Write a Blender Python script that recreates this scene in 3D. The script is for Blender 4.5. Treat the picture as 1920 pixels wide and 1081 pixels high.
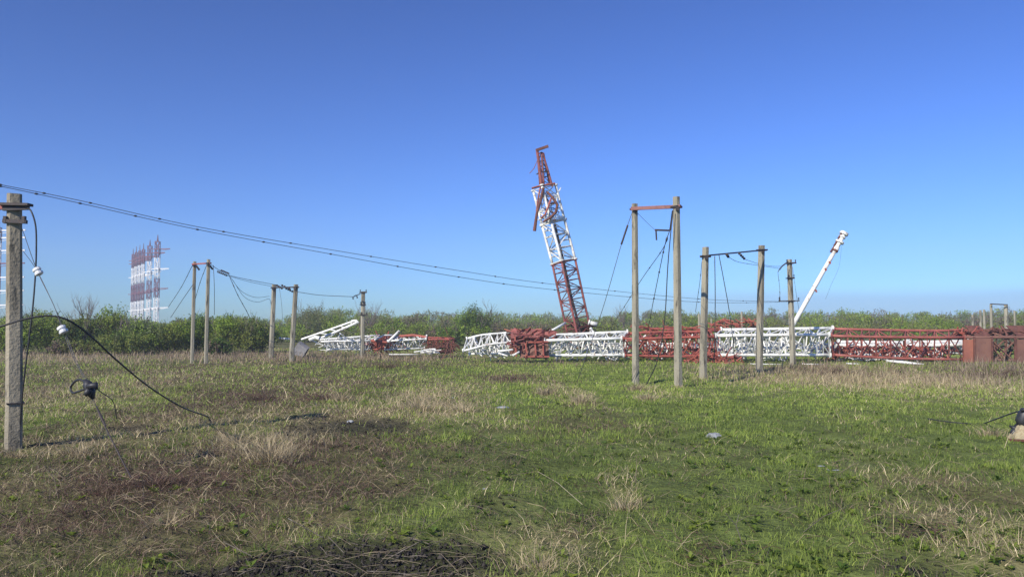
import bpy, math, random
import numpy as np
from mathutils import Vector, Matrix
R = math.radians
for o in list(bpy.data.objects): bpy.data.objects.remove(o)
scene = bpy.context.scene
col = scene.collection

# ------------------------------------------------------------------ camera, world, sun, exposure
CAM_H, FPX, HOR = 1.7, 1493.0, 612.0
PITCH = math.atan((HOR-540.5)/FPX)
cam = bpy.data.objects.new('camera', bpy.data.cameras.new('camera')); col.objects.link(cam)
cam.location = (0, 0, CAM_H); cam.rotation_euler = (math.pi/2+PITCH, 0, 0)
cam.data.sensor_width = 36; cam.data.lens = FPX/1920*36
cam.data.clip_start = .05; cam.data.clip_end = 20000
scene.camera = cam
SUN_AZ, SUN_EL = R(-142), R(33)          # azimuth measured from +Y towards +X: behind the camera, to its left
world = bpy.data.worlds.new("World"); scene.world = world; world.use_nodes = True
wn, wl = world.node_tree.nodes, world.node_tree.links
bg = wn['Background']; bg.inputs['Strength'].default_value = .15
sky = wn.new('ShaderNodeTexSky'); sky.sky_type = 'NISHITA'; sky.sun_disc = False
sky.sun_elevation = SUN_EL; sky.sun_rotation = SUN_AZ
sky.air_density = 1.0; sky.dust_density = 0.4; sky.ozone_density = 3.0; sky.altitude = 100
# a faint bank of far cloud lying just above the horizon
tc = wn.new('ShaderNodeTexCoord'); sep = wn.new('ShaderNodeSeparateXYZ'); wl.new(tc.outputs['Generated'], sep.inputs[0])
mp = wn.new('ShaderNodeMapping'); mp.inputs['Scale'].default_value = (2.2, 2.2, 26); wl.new(tc.outputs['Generated'], mp.inputs[0])
nz = wn.new('ShaderNodeTexNoise'); nz.inputs['Scale'].default_value = 1.6; nz.inputs['Detail'].default_value = 4; wl.new(mp.outputs[0], nz.inputs[0])
def wmath(op, a, b):
    n = wn.new('ShaderNodeMath'); n.operation = op
    for i, v in enumerate((a, b)):
        if isinstance(v, (int, float)): n.inputs[i].default_value = v
        else: wl.new(v, n.inputs[i])
    return n.outputs[0]
mr = wn.new('ShaderNodeMapRange'); mr.interpolation_type = 'SMOOTHSTEP'
mr.inputs['From Min'].default_value = .052; mr.inputs['From Max'].default_value = .03
mr.inputs['To Min'].default_value = 0; mr.inputs['To Max'].default_value = 1
wl.new(wmath('ADD', sep.outputs[2], wmath('MULTIPLY', wmath('SUBTRACT', nz.outputs[0], .5), .02)), mr.inputs['Value'])
mrx = wn.new('ShaderNodeMapRange'); mrx.inputs['From Min'].default_value = -.05; mrx.inputs['From Max'].default_value = .35
wl.new(sep.outputs[0], mrx.inputs['Value'])
cf = wmath('MULTIPLY', wmath('MULTIPLY', mr.outputs[0], mrx.outputs[0]), .45)
# the camera's own rendering of blue: a power curve per channel on the whole sky
sc = wn.new('ShaderNodeSeparateColor'); cc = wn.new('ShaderNodeCombineColor'); wl.new(sky.outputs[0], sc.inputs[0])
for i, (a_, g_) in enumerate(((.385, 1.22), (.63, 1.33), (1.08, 1.42))):
    wl.new(wmath('MULTIPLY', wmath('POWER', wmath('MULTIPLY', sc.outputs[i], .15), g_), a_/.15*.78), cc.inputs[i])
mx = wn.new('ShaderNodeMixRGB'); wl.new(cf, mx.inputs[0]); wl.new(cc.outputs[0], mx.inputs[1])
mx.inputs[2].default_value = (1.5, 2.25, 4.3, 1)
wl.new(mx.outputs[0], bg.inputs['Color'])
sd = bpy.data.lights.new('sun', 'SUN'); sd.energy = 5.0; sd.angle = R(.5); sd.color = (1, .93, .82)
sun = bpy.data.objects.new('sun', sd); col.objects.link(sun)
S = Vector((math.sin(SUN_AZ)*math.cos(SUN_EL), math.cos(SUN_AZ)*math.cos(SUN_EL), math.sin(SUN_EL)))
sun.rotation_euler = (-S).to_track_quat('-Z', 'Y').to_euler(); sun.location = S*50
scene.view_settings.view_transform = 'Standard'; scene.view_settings.look = 'None'
scene.view_settings.exposure = 0.35; scene.view_settings.gamma = 1
scene.render.resolution_x = 1024; scene.render.resolution_y = 576
scene.render.engine = 'CYCLES'
scene.cycles.max_bounces = 5; scene.cycles.transparent_max_bounces = 4; scene.cycles.volume_bounces = 0

# ------------------------------------------------------------------ photograph pixel -> place
CP, SP = math.cos(PITCH), math.sin(PITCH)
def P(px, py, D):
    v = -(py-540.5); dx, dy, dz = px-960, FPX*CP-v*SP, FPX*SP+v*CP
    k = D/dy
    return Vector((dx*k, D, CAM_H+dz*k))
def G(px, py):                                     # the ground point seen there
    v = -(py-540.5); dx, dy, dz = px-960, FPX*CP-v*SP, FPX*SP+v*CP
    k = -CAM_H/dz
    return Vector((dx*k, dy*k, 0))

# ------------------------------------------------------------------ noise
def _hash(ix, iy, s):
    n = (ix.astype(np.int64)*374761393 + iy.astype(np.int64)*668265263 + s*1442695041) & 0xffffffff
    n = ((n ^ (n >> 13))*1274126177) & 0xffffffff
    return ((n ^ (n >> 16)) & 0xffff)/65535.0
def vnoise(x, y, s=0):
    ix, iy = np.floor(x), np.floor(y); fx, fy = x-ix, y-iy
    fx = fx*fx*(3-2*fx); fy = fy*fy*(3-2*fy)
    a, b = _hash(ix, iy, s), _hash(ix+1, iy, s); c, d = _hash(ix, iy+1, s), _hash(ix+1, iy+1, s)
    return (a*(1-fx)+b*fx)*(1-fy)+(c*(1-fx)+d*fx)*fy
def fbm(x, y, s=0, o=4):
    t = 0; a = .5; n = 0
    for i in range(o):
        t = t+a*vnoise(x, y, s+i*17); n += a; a *= .55; x = x*2.03+3.1; y = y*2.03+7.7
    return t/n
def gh(x, y):
    x = np.asarray(x, float); y = np.asarray(y, float)
    near = np.exp(-(y/60.0)**2)
    return ((fbm(x*.16, y*.16, 5, 3)-.5)*.16 + (fbm(x*1.3, y*1.3, 9, 3)-.5)*.15 + (fbm(x*4.6, y*4.6, 19, 2)-.5)*.055*np.exp(-(y/16.0)**2))*near*np.clip(np.hypot(x, y)/4, 0, 1)
def ghf(x, y): return float(gh(np.array([x]), np.array([y]))[0])

# ------------------------------------------------------------------ materials
def newmat(name):
    m = bpy.data.materials.new(name); m.use_nodes = True
    return m, m.node_tree.nodes, m.node_tree.links, m.node_tree.nodes['Principled BSDF']
def surf(name, c1, c2, c3=None, scale=3.0, rough=.7, metal=0, bump=.2, streak=1.0, thr=.6, w=.12):
    """two tones of the same stuff in noise, a third as patches of wear"""
    m, n, l, b = newmat(name)
    tc = n.new('ShaderNodeTexCoord'); mp = n.new('ShaderNodeMapping'); mp.inputs['Scale'].default_value = (1, 1, streak)
    l.new(tc.outputs['Object'], mp.inputs[0])
    nz = n.new('ShaderNodeTexNoise'); nz.inputs['Scale'].default_value = scale; nz.inputs['Detail'].default_value = 6; l.new(mp.outputs[0], nz.inputs[0])
    mr = n.new('ShaderNodeMapRange'); mr.inputs['From Min'].default_value = .35; mr.inputs['From Max'].default_value = .65; l.new(nz.outputs[0], mr.inputs[0])
    mx = n.new('ShaderNodeMixRGB'); l.new(mr.outputs[0], mx.inputs[0]); mx.inputs[1].default_value = (*c1, 1); mx.inputs[2].default_value = (*c2, 1)
    out = mx.outputs[0]
    if c3:
        n2 = n.new('ShaderNodeTexNoise'); n2.inputs['Scale'].default_value = scale*2.7; n2.inputs['Detail'].default_value = 8; n2.inputs['Roughness'].default_value = .65; l.new(mp.outputs[0], n2.inputs[0])
        r2 = n.new('ShaderNodeMapRange'); r2.inputs['From Min'].default_value = thr-w/2; r2.inputs['From Max'].default_value = thr+w/2; l.new(n2.outputs[0], r2.inputs[0])
        m2 = n.new('ShaderNodeMixRGB'); l.new(r2.outputs[0], m2.inputs[0]); l.new(out, m2.inputs[1]); m2.inputs[2].default_value = (*c3, 1); out = m2.outputs[0]
    l.new(out, b.inputs['Base Color']); b.inputs['Roughness'].default_value = rough; b.inputs['Metallic'].default_value = metal
    n3 = n.new('ShaderNodeTexNoise'); n3.inputs['Scale'].default_value = scale*8; n3.inputs['Detail'].default_value = 5; l.new(tc.outputs['Object'], n3.inputs[0])
    bp = n.new('ShaderNodeBump'); bp.inputs['Strength'].default_value = bump; bp.inputs['Distance'].default_value = .02
    l.new(n3.outputs[0], bp.inputs['Height']); l.new(bp.outputs[0], b.inputs['Normal'])
    return m
M = {}
M['concrete'] = surf('concrete', (.33,.305,.225), (.21,.19,.14), (.09,.08,.06), 2.6, .9, bump=.8, streak=.22, thr=.58, w=.1)
M['concrete_old'] = surf('weathered_concrete', (.33,.29,.21), (.20,.175,.13), (.07,.065,.05), 3.0, .95, bump=.8, streak=.3, thr=.6)
M['white'] = surf('white_paint', (.82,.82,.77), (.60,.60,.55), (.26,.17,.12), 2.0, .5, bump=.15, thr=.62)
M['red'] = surf('red_oxide_paint', (.36,.088,.058), (.25,.06,.042), (.11,.05,.035), 2.2, .6, bump=.2, thr=.6)
M['red_faded'] = surf('faded_red_paint', (.34,.10,.075), (.24,.065,.05), (.15,.08,.06), 2.5, .65, bump=.2, thr=.6)
M['rust'] = surf('rusted_steel', (.15,.055,.038), (.085,.032,.025), (.22,.10,.06), 3, .85, bump=.5, thr=.6)
M['panel'] = surf('rusty_panel', (.20,.095,.065), (.15,.068,.05), (.12,.055,.04), 1.4, .75, bump=.3, thr=.62)
M['orange'] = surf('orange_rust_panel', (.33,.12,.07), (.25,.085,.055), (.2,.08,.05), 1.8, .7, bump=.3, thr=.64)
M['dark'] = surf('dark_steel', (.024,.021,.022), (.036,.026,.025), (.065,.028,.02), 8, .65, bump=.3)
M['beam'] = surf('primer_beam', (.26,.12,.105), (.20,.09,.075), (.16,.07,.055), 4, .7, bump=.3)
M['rubber'] = surf('black_rubber', (.018,.018,.02), (.03,.03,.033), None, 10, .5, bump=.1)
M['wire'] = surf('weathered_cable', (.035,.037,.045), (.06,.06,.065), None, 10, .55, bump=.1)
M['porcelain'] = surf('white_porcelain', (.8,.8,.78), (.7,.7,.68), (.4,.37,.3), 12, .25, bump=.05, thr=.7)
M['cream'] = surf('cream_block', (.40,.34,.20), (.30,.25,.15), (.2,.12,.06), 12, .8, bump=.5)
M['slab'] = surf('grey_slab', (.26,.25,.25), (.19,.185,.19), (.1,.095,.09), 3, .95, bump=.8)
M['bag'] = surf('grey_plastic', (.36,.38,.40), (.16,.17,.17), (.10,.10,.07), 9, .5, bump=.5)
M['mastred'] = surf('weathered_red_mast_paint', (.27,.072,.06), (.18,.055,.048), (.10,.045,.035), 2.2, .65, bump=.2, thr=.56)
M['farwhite'] = surf('far_white_paint', (.78,.78,.76), (.7,.7,.68), None, 2, .6)
M['farred'] = surf('far_red_paint', (.17,.04,.065), (.13,.035,.055), None, 2, .6)
M['bark'] = surf('bark', (.12,.10,.08), (.07,.058,.045), (.2,.18,.15), 6, .95, bump=.6, streak=.3)
M['twig'] = surf('grey_twigs', (.16,.13,.11), (.11,.09,.08), None, 4, .95)
M['stick'] = surf('dead_sticks', (.24,.19,.13), (.13,.10,.07), None, 6, .95)

def leafmat(name, trans=.3, rough=.65, spec=.25):
    m, n, l, b = newmat(name)
    a = n.new('ShaderNodeAttribute'); a.attribute_name = 'tint'
    l.new(a.outputs['Color'], b.inputs['Base Color']); b.inputs['Roughness'].default_value = rough
    b.inputs['Specular IOR Level'].default_value = spec
    t = n.new('ShaderNodeBsdfTranslucent'); l.new(a.outputs['Color'], t.inputs['Color'])
    mx = n.new('ShaderNodeMixShader'); mx.inputs[0].default_value = trans
    l.new(b.outputs[0], mx.inputs[1]); l.new(t.outputs[0], mx.inputs[2]); l.new(mx.outputs[0], n['Material Output'].inputs['Surface'])
    return m
M['leaf'] = leafmat('leaves', .25)
M['grass'] = leafmat('grass_blades', .45)
M['straw'] = leafmat('straw_blades', .3)

# ------------------------------------------------------------------ object helpers
def tag(o, label=None, cat=None, group=None, kind=None):
    if label: o['label'] = label
    if cat: o['category'] = cat
    if group: o['group'] = group
    if kind: o['kind'] = kind
    return o
def empty(name, loc, label, cat, group=None):
    o = bpy.data.objects.new(name, None); col.objects.link(o); o.location = loc; o.empty_display_size = .3
    return tag(o, label, cat, group)
def npmesh(name, V, quads=None, tris=None, tint=None, mat=None, parent=None, smooth=False):
    me = bpy.data.meshes.new(name)
    V = np.asarray(V, np.float32); me.vertices.add(len(V))
    if parent is not None: V = V-np.array(parent.matrix_world_loc if hasattr(parent, 'matrix_world_loc') else wloc(parent), np.float32)
    me.vertices.foreach_set('co', V.ravel())
    q = np.zeros((0, 4), np.int32) if quads is None else np.asarray(quads, np.int32)
    t = np.zeros((0, 3), np.int32) if tris is None else np.asarray(tris, np.int32)
    li = np.concatenate([q.ravel(), t.ravel()]).astype(np.int32)
    me.loops.add(len(li)); me.loops.foreach_set('vertex_index', li)
    me.polygons.add(len(q)+len(t))
    st = np.concatenate([np.arange(len(q))*4, len(q)*4+np.arange(len(t))*3]).astype(np.int32)
    me.polygons.foreach_set('loop_start', st)
    if smooth: me.polygons.foreach_set('use_smooth', np.ones(len(st), bool))
    me.update(calc_edges=True)
    if tint is not None:
        a = me.color_attributes.new('tint', 'FLOAT_COLOR', 'POINT')
        c = np.ones((len(V), 4), np.float32); c[:, :3] = tint; a.data.foreach_set('color', c.ravel())
    if mat: me.materials.append(mat)
    o = bpy.data.objects.new(name, me); col.objects.link(o)
    if parent is not None: o.parent = parent
    return o
def wloc(o):
    v = Vector(o.location)
    while o.parent: o = o.parent; v += Vector(o.location)
    return v
class MB:
    def __init__(s): s.v = []; s.f = []
    def tube(s, a, b, r, n=6, r2=None):
        return s.path([a, b], [r, r if r2 is None else r2], n)
    def path(s, pts, r, n=6, cap=True):
        pts = [Vector(p) for p in pts]
        if not hasattr(r, '__len__'): r = [r]*len(pts)
        base = len(s.v); up = None
        for i, p in enumerate(pts):
            d = (pts[min(i+1, len(pts)-1)]-pts[max(i-1, 0)])
            d = d.normalized() if d.length > 1e-9 else Vector((0, 0, 1))
            if up is None:
                up = Vector((0, 0, 1)) if abs(d.z) < .9 else Vector((1, 0, 0))
            u = d.cross(up)
            if u.length < 1e-4: u = d.cross(Vector((0, 1, .3)))
            u.normalize(); w = u.cross(d).normalized(); up = w
            for k in range(n):
                a = 2*math.pi*k/n
                s.v.append(p+(u*math.cos(a)+w*math.sin(a))*r[i])
        for i in range(len(pts)-1):
            for k in range(n):
                k2 = (k+1) % n; a = base+i*n
                s.f.append((a+k, a+k2, a+n+k2, a+n+k))
        if cap:
            s.f.append(tuple(base+k for k in range(n))[::-1]); s.f.append(tuple(base+(len(pts)-1)*n+k for k in range(n)))
        return s
    def box(s, c, size, rot=None, taper=1.0, bev=0):
        c = Vector(c); sx, sy, sz = [q/2 for q in size]; base = len(s.v)
        rm = rot if isinstance(rot, Matrix) else (Matrix.Rotation(rot, 3, 'Z') if rot else Matrix.Identity(3))
        for dz in (-1, 1):
            t = taper if dz > 0 else 1
            if bev: ring = [(-sx+bev, -sy), (sx-bev, -sy), (sx, -sy+bev), (sx, sy-bev), (sx-bev, sy), (-sx+bev, sy), (-sx, sy-bev), (-sx, -sy+bev)]
            else: ring = [(-sx, -sy), (sx, -sy), (sx, sy), (-sx, sy)]
            for (x, y) in ring: s.v.append(c+rm @ Vector((x*t, y*t, dz*sz)))
        n = 8 if bev else 4
        for k in range(n): s.f.append((base+k, base+(k+1) % n, base+n+(k+1) % n, base+n+k))
        s.f.append(tuple(base+k for k in range(n))[::-1]); s.f.append(tuple(base+n+k for k in range(n)))
        return s
    def beam(s, a, b, w, h, up=(0, 0, 1)):
        """rectangular bar from a to b"""
        a, b = Vector(a), Vector(b); d = (b-a); L = d.length; d.normalize(); up = Vector(up)
        u = d.cross(up).normalized(); v = u.cross(d).normalized()
        rm = Matrix((u, v, d)).transposed()
        return s.box((a+b)/2, (w, h, L), rm)
    def build(s, name, mat, parent=None, smooth=False):
        me = bpy.data.meshes.new(name)
        off = wloc(parent) if parent is not None else Vector((0, 0, 0))
        me.from_pydata([tuple(Vector(v)-off) for v in s.v], [], s.f); me.update()
        if smooth: me.polygons.foreach_set('use_smooth', [True]*len(me.polygons))
        me.materials.append(mat)
        o = bpy.data.objects.new(name, me); col.objects.link(o)
        if parent is not None: o.parent = parent
        return o
def catmull(pts, n=8):
    pts = [Vector(p) for p in pts]; out = []
    q = [pts[0]*2-pts[1]]+pts+[pts[-1]*2-pts[-2]]
    for i in range(1, len(q)-2):
        for k in range(n):
            t = k/n
            out.append(.5*((2*q[i])+(-q[i-1]+q[i+1])*t+(2*q[i-1]-5*q[i]+4*q[i+1]-q[i+2])*t*t+(-q[i-1]+3*q[i]-3*q[i+1]+q[i+2])*t*t*t))
    out.append(pts[-1]); return out

# ------------------------------------------------------------------ what grows where (centres measured on the photograph, laid out in metres)
def patch(px, py, rx, ry, s=1.0):
    c = G(px, py); k = c.y/FPX
    d1 = G(px, py-ry).y if py-ry > HOR+12 else c.y*1.5; d2 = G(px, min(py+ry, 1500)).y
    return (c.x, (d1+d2)/2, rx*k, max((d1-d2)/2, .2), s)
SOIL_AND_DARK = [patch(640,802,115,17,2.2), patch(235,802,55,10,1.4), patch(690,1066,210,40,1.7), patch(490,1082,200,26,1.5), patch(740,1038,100,12,.7), patch(1180,985,40,20,.4), patch(960,868,50,12,.6), patch(1690,1000,90,26,.6),  # bare and burnt soil; the second is a small dark patch beyond the nearest pole
        patch(900,950,45,13,.7), patch(740,915,50,10,.6), patch(300,880,130,25,.6), patch(250,1000,80,20,.4), patch(500,740,70,14,.5), patch(1100,970,40,20,.4), patch(1700,1065,90,25,.7), patch(950,672,90,5,.5),
        patch(1350,1040,80,14,.5), patch(1480,680,160,5,.7), patch(1110,678,120,5,.6), patch(1780,695,70,5,.5)]
STRAW = [patch(1580,715,170,20,1.5), patch(1760,712,90,22,.9), patch(1860,715,90,35,.8), patch(820,748,85,30,1.1), patch(1020,728,26,12,1.5), patch(1088,745,26,16,1.5), patch(500,830,60,40,1.3), patch(430,800,50,40,.8),
         patch(610,735,55,18,1.1), patch(680,775,90,14,.7), patch(300,790,60,25,.6), patch(1170,920,35,40,.9), patch(1010,1030,90,45,.8), patch(180,830,110,25,.7), patch(1800,985,110,30,1.1), patch(1870,1040,80,40,1.2), patch(330,960,50,50,.7),
         patch(520,970,120,40,.6), patch(90,745,100,40,.6), patch(1600,840,120,20,.4), patch(1250,740,70,16,.8), patch(1700,900,120,22,.4), patch(100,670,160,10,.7), patch(760,770,150,25,.7), patch(520,1000,160,24,.6)]
BROWN = [patch(260,880,230,60,1.1), patch(120,960,200,80,.8), patch(500,750,160,30,.9), patch(680,680,230,9,1.0), patch(250,700,300,25,.55), patch(960,708,70,8,1.3), patch(560,720,200,25,.6), patch(650,850,170,50,.8), patch(1080,800,130,35,.6),
         patch(420,930,200,60,.9), patch(1880,690,120,18,.9), patch(1550,698,220,10,1.1), patch(1620,960,130,30,.4), patch(1830,930,130,40,.4), patch(1650,1050,120,30,.5), patch(800,690,80,7,.6), patch(640,925,120,35,.8), patch(900,870,110,30,.4)]
GREEN = [patch(1500,800,420,60,.9), patch(1300,900,330,90,.7), patch(1200,690,260,22,.5), patch(750,690,260,9,.5), patch(780,975,200,30,1.0), patch(1020,860,160,60,.4), patch(300,845,60,20,.5), patch(1560,980,200,40,.6), patch(40,1020,80,50,.6), patch(450,690,60,10,.4), patch(1230,1030,60,30,.6)]
def field(L, x, y):
    w = 0
    aw = np.clip(y/25, .2, 1); xx = x+(fbm(x*.9, y*.5, 31, 3)-.5)*1.5*aw; yy = y+(fbm(x*.5, y*.6, 47, 3)-.5)*1.8*aw
    for (cx, cy, rx, ry, s) in L: w = w+s*np.exp(-(((xx-cx)/rx)**2+((yy-cy)/ry)**2)*1.0)
    return w
def cover(x, y):
    """how much of soil, straw, brown weed and green there is at each place"""
    n1 = fbm(x*.45, y*.28, 61, 4)-.5; n2 = fbm(x*1.3, y*.9, 71, 4)-.5; n3 = fbm(x*.7+9, y*.5, 81, 4)-.5; n4 = fbm(x*3.1, y*2.2, 91, 3)-.5
    lft = 1/(1+np.exp((x/np.maximum(y, 3)+.12)*14))          # the drier left side of the field
    soil = np.clip(field(SOIL_AND_DARK, x, y)*1.25+n2*.6+n4*.6-.36, 0, 1)
    straw = np.clip(field(STRAW, x, y)*.85+(n1*1.3+n2*.9+n4*.6)*(.45+.7*lft)-.03+lft*.15, .015, 1.3)
    brown = np.clip(field(BROWN, x, y)*1.1+(n3*1.5+n4*.7)*(.5+.6*lft)-.06+lft*.26, 0, 1.4)
    green = np.clip(.66+field(GREEN, x, y)*.9-lft*.16+n2*.7-n1*.4+n4*.3, .05, 1.8)
    far = np.clip((y-45)/30, 0, 1); green = green*(1-far*.3)
    return soil, straw, brown, green

# ------------------------------------------------------------------ ground: one sheet to the horizon
def build_ground():
    ys = np.concatenate([np.array([-200, -60, -20, -8, -3, 0, 1.5]), np.geomspace(2.5, 90, 300), np.geomspace(96, 9000, 26)])
    ts = np.sinh(np.linspace(-3.2, 3.2, 330)); ts = ts/ts.max()
    Y = np.repeat(ys[:, None], len(ts), 1)
    lin = np.linspace(-1, 1, len(ts))
    W = np.maximum(np.abs(ys), 6)[:, None]
    X = W*(lin[None, :]*1.15)*(1+np.abs(lin[None, :])**12*4)
    Z = gh(X, Y)
    s, st, b, g = cover(X, Y)
    tot = s*1.6+st+b+g+1e-6
    c = (s[..., None]*1.6*np.array([.012,.011,.010])+st[..., None]*np.array([.24,.19,.11])+b[..., None]*np.array([.085,.060,.040])+g[..., None]*np.array([.095,.125,.034]))/tot[..., None]
    nv = Y.size; idx = np.arange(nv).reshape(Y.shape)
    q = np.stack([idx[:-1, :-1], idx[:-1, 1:], idx[1:, 1:], idx[1:, :-1]], -1).reshape(-1, 4)
    m, n, l, bs = newmat('field_soil')
    a = n.new('ShaderNodeAttribute'); a.attribute_name = 'tint'
    tc = n.new('ShaderNodeTexCoord')
    n1 = n.new('ShaderNodeTexNoise'); n1.inputs['Scale'].default_value = 2.5; n1.inputs['Detail'].default_value = 9; n1.inputs['Roughness'].default_value = .7; l.new(tc.outputs['Object'], n1.inputs[0])
    rr = n.new('ShaderNodeMapRange'); rr.inputs['From Min'].default_value = .3; rr.inputs['From Max'].default_value = .7; rr.inputs['To Min'].default_value = .5; rr.inputs['To Max'].default_value = 1.55; l.new(n1.outputs[0], rr.inputs[0])
    hs = n.new('ShaderNodeMixRGB'); hs.blend_type = 'MULTIPLY'; hs.inputs[0].default_value = 1; l.new(a.outputs['Color'], hs.inputs[1]); l.new(rr.outputs[0], hs.inputs[2])
    l.new(hs.outputs[0], bs.inputs['Base Color']); bs.inputs['Roughness'].default_value = 1; bs.inputs['Specular IOR Level'].default_value = .1
    n2 = n.new('ShaderNodeTexNoise'); n2.inputs['Scale'].default_value = 14; n2.inputs['Detail'].default_value = 8; l.new(tc.outputs['Object'], n2.inputs[0])
    bp = n.new('ShaderNodeBump'); bp.inputs['Strength'].default_value = .9; bp.inputs['Distance'].default_value = .06; l.new(n2.outputs[0], bp.inputs['Height']); l.new(bp.outputs[0], bs.inputs['Normal'])
    o = npmesh('ground', np.stack([X, Y, Z], -1).reshape(-1, 3), q, None, c.reshape(-1, 3), m, smooth=True)
    tag(o, 'rough field of soil and matted grass reaching to the wood', kind='structure')
build_ground()

def blades(name, x, y, h, w, lean, az, c1, c2, label, cat, mat, rng, parent=None, z0=None):
    """bent grass blades: a quad and a tip triangle each"""
    n = len(x); z = (gh(x, y) if z0 is None else z0)-.01
    face = rng.uniform(0, 2*np.pi, n); wx, wy = np.cos(face)*w/2, np.sin(face)*w/2
    lx, ly = np.cos(az)*lean, np.sin(az)*lean
    V = np.empty((n, 5, 3)); V[:, 0] = np.stack([x-wx, y-wy, z], 1); V[:, 1] = np.stack([x+wx, y+wy, z], 1)
    mh = .55; ml = .32
    V[:, 2] = np.stack([x+wx*.75+lx*ml, y+wy*.75+ly*ml, z+h*mh], 1); V[:, 3] = np.stack([x-wx*.75+lx*ml, y-wy*.75+ly*ml, z+h*mh], 1)
    V[:, 4] = np.stack([x+lx, y+ly, z+h], 1)
    i = np.arange(n)[:, None]*5
    C = c1+(c2-c1)*rng.random((n, 1)); C = np.repeat((C*rng.uniform(.75, 1.25, (n, 1)))[:, None, :], 5, 1)
    o = npmesh(name, V.reshape(-1, 3), i+np.array([[0, 1, 2, 3]]), i+np.array([[3, 2, 4]]), C.reshape(-1, 3), mat, parent)
    if label: tag(o, label, cat, kind='stuff')
    return o
def build_grass():
    rng = np.random.default_rng(4)
    N = 900000
    D = 3.4*np.exp(rng.random(N)*math.log(62/3.4)); D = D[rng.random(N) < np.clip(D/11, .62, 1)]; N = len(D)
    X = (.74*D+3.2)*rng.uniform(-1, 1, N)
    s, st, b, g = cover(X, D)
    keep = rng.random(N) > np.clip(s*1.35, 0, .96); X, D, s, st, b, g = X[keep], D[keep], s[keep], st[keep], b[keep], g[keep]; N = len(D)
    u = rng.random(N)*(s*.3+st*.75+b*.9+g*1.3)
    px = D/830                                           # metres one render pixel spans here
    k1 = u < g*1.3; k2 = (~k1) & (u < g*1.3+st*.75); k3 = (~k1) & (~k2) & (u < g*1.3+st*.75+b*.9)
    lum = fbm(X*.8, D*.6, 101, 4)*.6+fbm(X*3.2, D*2.4, 111, 3)*.4
    for k, nm in ((k1, 'g'), (k2, 's'), (k3, 'b')):
        x, y, p = X[k], D[k], px[k]; n = len(x); az = rng.uniform(0, 2*np.pi, n)
        tuft = fbm(x*2.5, y*2.5, 7, 3)
        if nm == 'g':
            h = rng.gamma(4, .25, n)*np.where(y < 12, .8, 1.0)*(.016+.085*np.clip(tuft-.3, 0, 1)*1.4)*(1+.25*(y > 20)); w = np.maximum(.005, p*.62)*rng.uniform(.7, 1.3, n)
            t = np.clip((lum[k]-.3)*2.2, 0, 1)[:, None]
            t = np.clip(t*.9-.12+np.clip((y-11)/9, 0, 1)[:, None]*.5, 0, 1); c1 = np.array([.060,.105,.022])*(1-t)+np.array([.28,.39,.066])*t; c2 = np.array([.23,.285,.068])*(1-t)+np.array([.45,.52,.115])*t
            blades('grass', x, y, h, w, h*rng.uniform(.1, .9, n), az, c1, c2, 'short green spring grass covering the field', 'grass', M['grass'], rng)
        elif nm == 's':
            h = rng.gamma(3, .33, n)*(.03+.075*np.clip(tuft-.2, 0, 1)*1.3); w = np.maximum(.005, p*.65)*rng.uniform(.6, 1.2, n)
            blades('dry_grass', x, y, h, w, h*rng.uniform(.2, 2.0, n), az, np.array([[.30,.24,.13]]), np.array([[.70,.58,.36]]), 'pale straw coloured dead grass in patches over the field', 'dry grass', M['straw'], rng)
        else:
            h = rng.gamma(2.5, .4, n)*.045; w = np.maximum(.006, p*.7)*rng.uniform(.6, 1.3, n)
            blades('dead_weeds', x, y, h, w, h*rng.uniform(.3, 3.0, n), az, np.array([[.05,.030,.023]]), np.array([[.30,.215,.15]]), 'brown matted dead weeds lying between the green grass', 'weeds', M['straw'], rng)
    # the taller dead growth that nobody mows, in front of the wreckage and the thicket
    Vn = 0
    for (px, py, sx, sy, n, hh, tall, c1, c2) in ((1560,706,170,9,5200,.22,1,(.22,.17,.10),(.58,.47,.29)), (1700,716,140,8,3200,.16,1,(.26,.20,.11),(.60,.50,.31)), (1850,700,110,14,3400,.36,0,(.12,.085,.06),(.42,.33,.23)), (1480,690,150,5,2600,.25,0,(.13,.09,.065),(.44,.34,.23)),
        (180,672,230,7,7000,.30,1,(.17,.125,.085),(.52,.41,.27)), (480,668,210,5,5000,.30,0,(.13,.09,.065),(.44,.33,.23)), (700,672,190,5,4200,.28,1,(.15,.105,.075),(.46,.36,.24)), (1020,682,150,4,1800,.16,0,(.11,.075,.06),(.34,.25,.18)), (960,712,60,5,900,.14,0,(.11,.07,.06),(.32,.22,.17)), (110,735,130,20,2600,.14,1,(.24,.19,.11),(.56,.46,.29)), (820,752,80,16,2200,.13,1,(.24,.19,.11),(.60,.49,.31)), (480,836,80,20,1500,.13,1,(.24,.19,.11),(.58,.48,.30))):
        px_ = rng.normal(px, sx*.75, n); py_ = np.clip(rng.normal(py, sy*.9, n), HOR+42, 1080)
        v = -(py_-540.5); dyy = FPX*CP-v*SP; dz = FPX*SP+v*CP; kk = -CAM_H/dz; x = (px_-960)*kk; y = dyy*kk
        q = fbm(x*.9, y*.6, 301+n, 3) > .40; x, y = x[q], y[q]; m = len(x); h = hh*rng.gamma(5, .2, m)*(.4+1.1*np.clip(fbm(x*1.4, y*1.4, 311, 2)-.2, 0, 1)); az = rng.uniform(0, 6.28, m)
        blades('dry_grass' if tall else 'dead_weeds', x, y, h, np.maximum(.006, y/830*.5)*rng.uniform(.5, 1.2, m), h*rng.uniform(.05, .9, m), az, np.array([c1]), np.array([c2]), 'tall pale dead grass standing in a bank' if tall else 'tall brown dead weeds standing in a bank', 'dry grass' if tall else 'weeds', M['straw'], rng)
    # fallen stalks and sticks, long and thin, lying about
    mb = MB(); r = random.Random(8); n = 0
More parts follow.
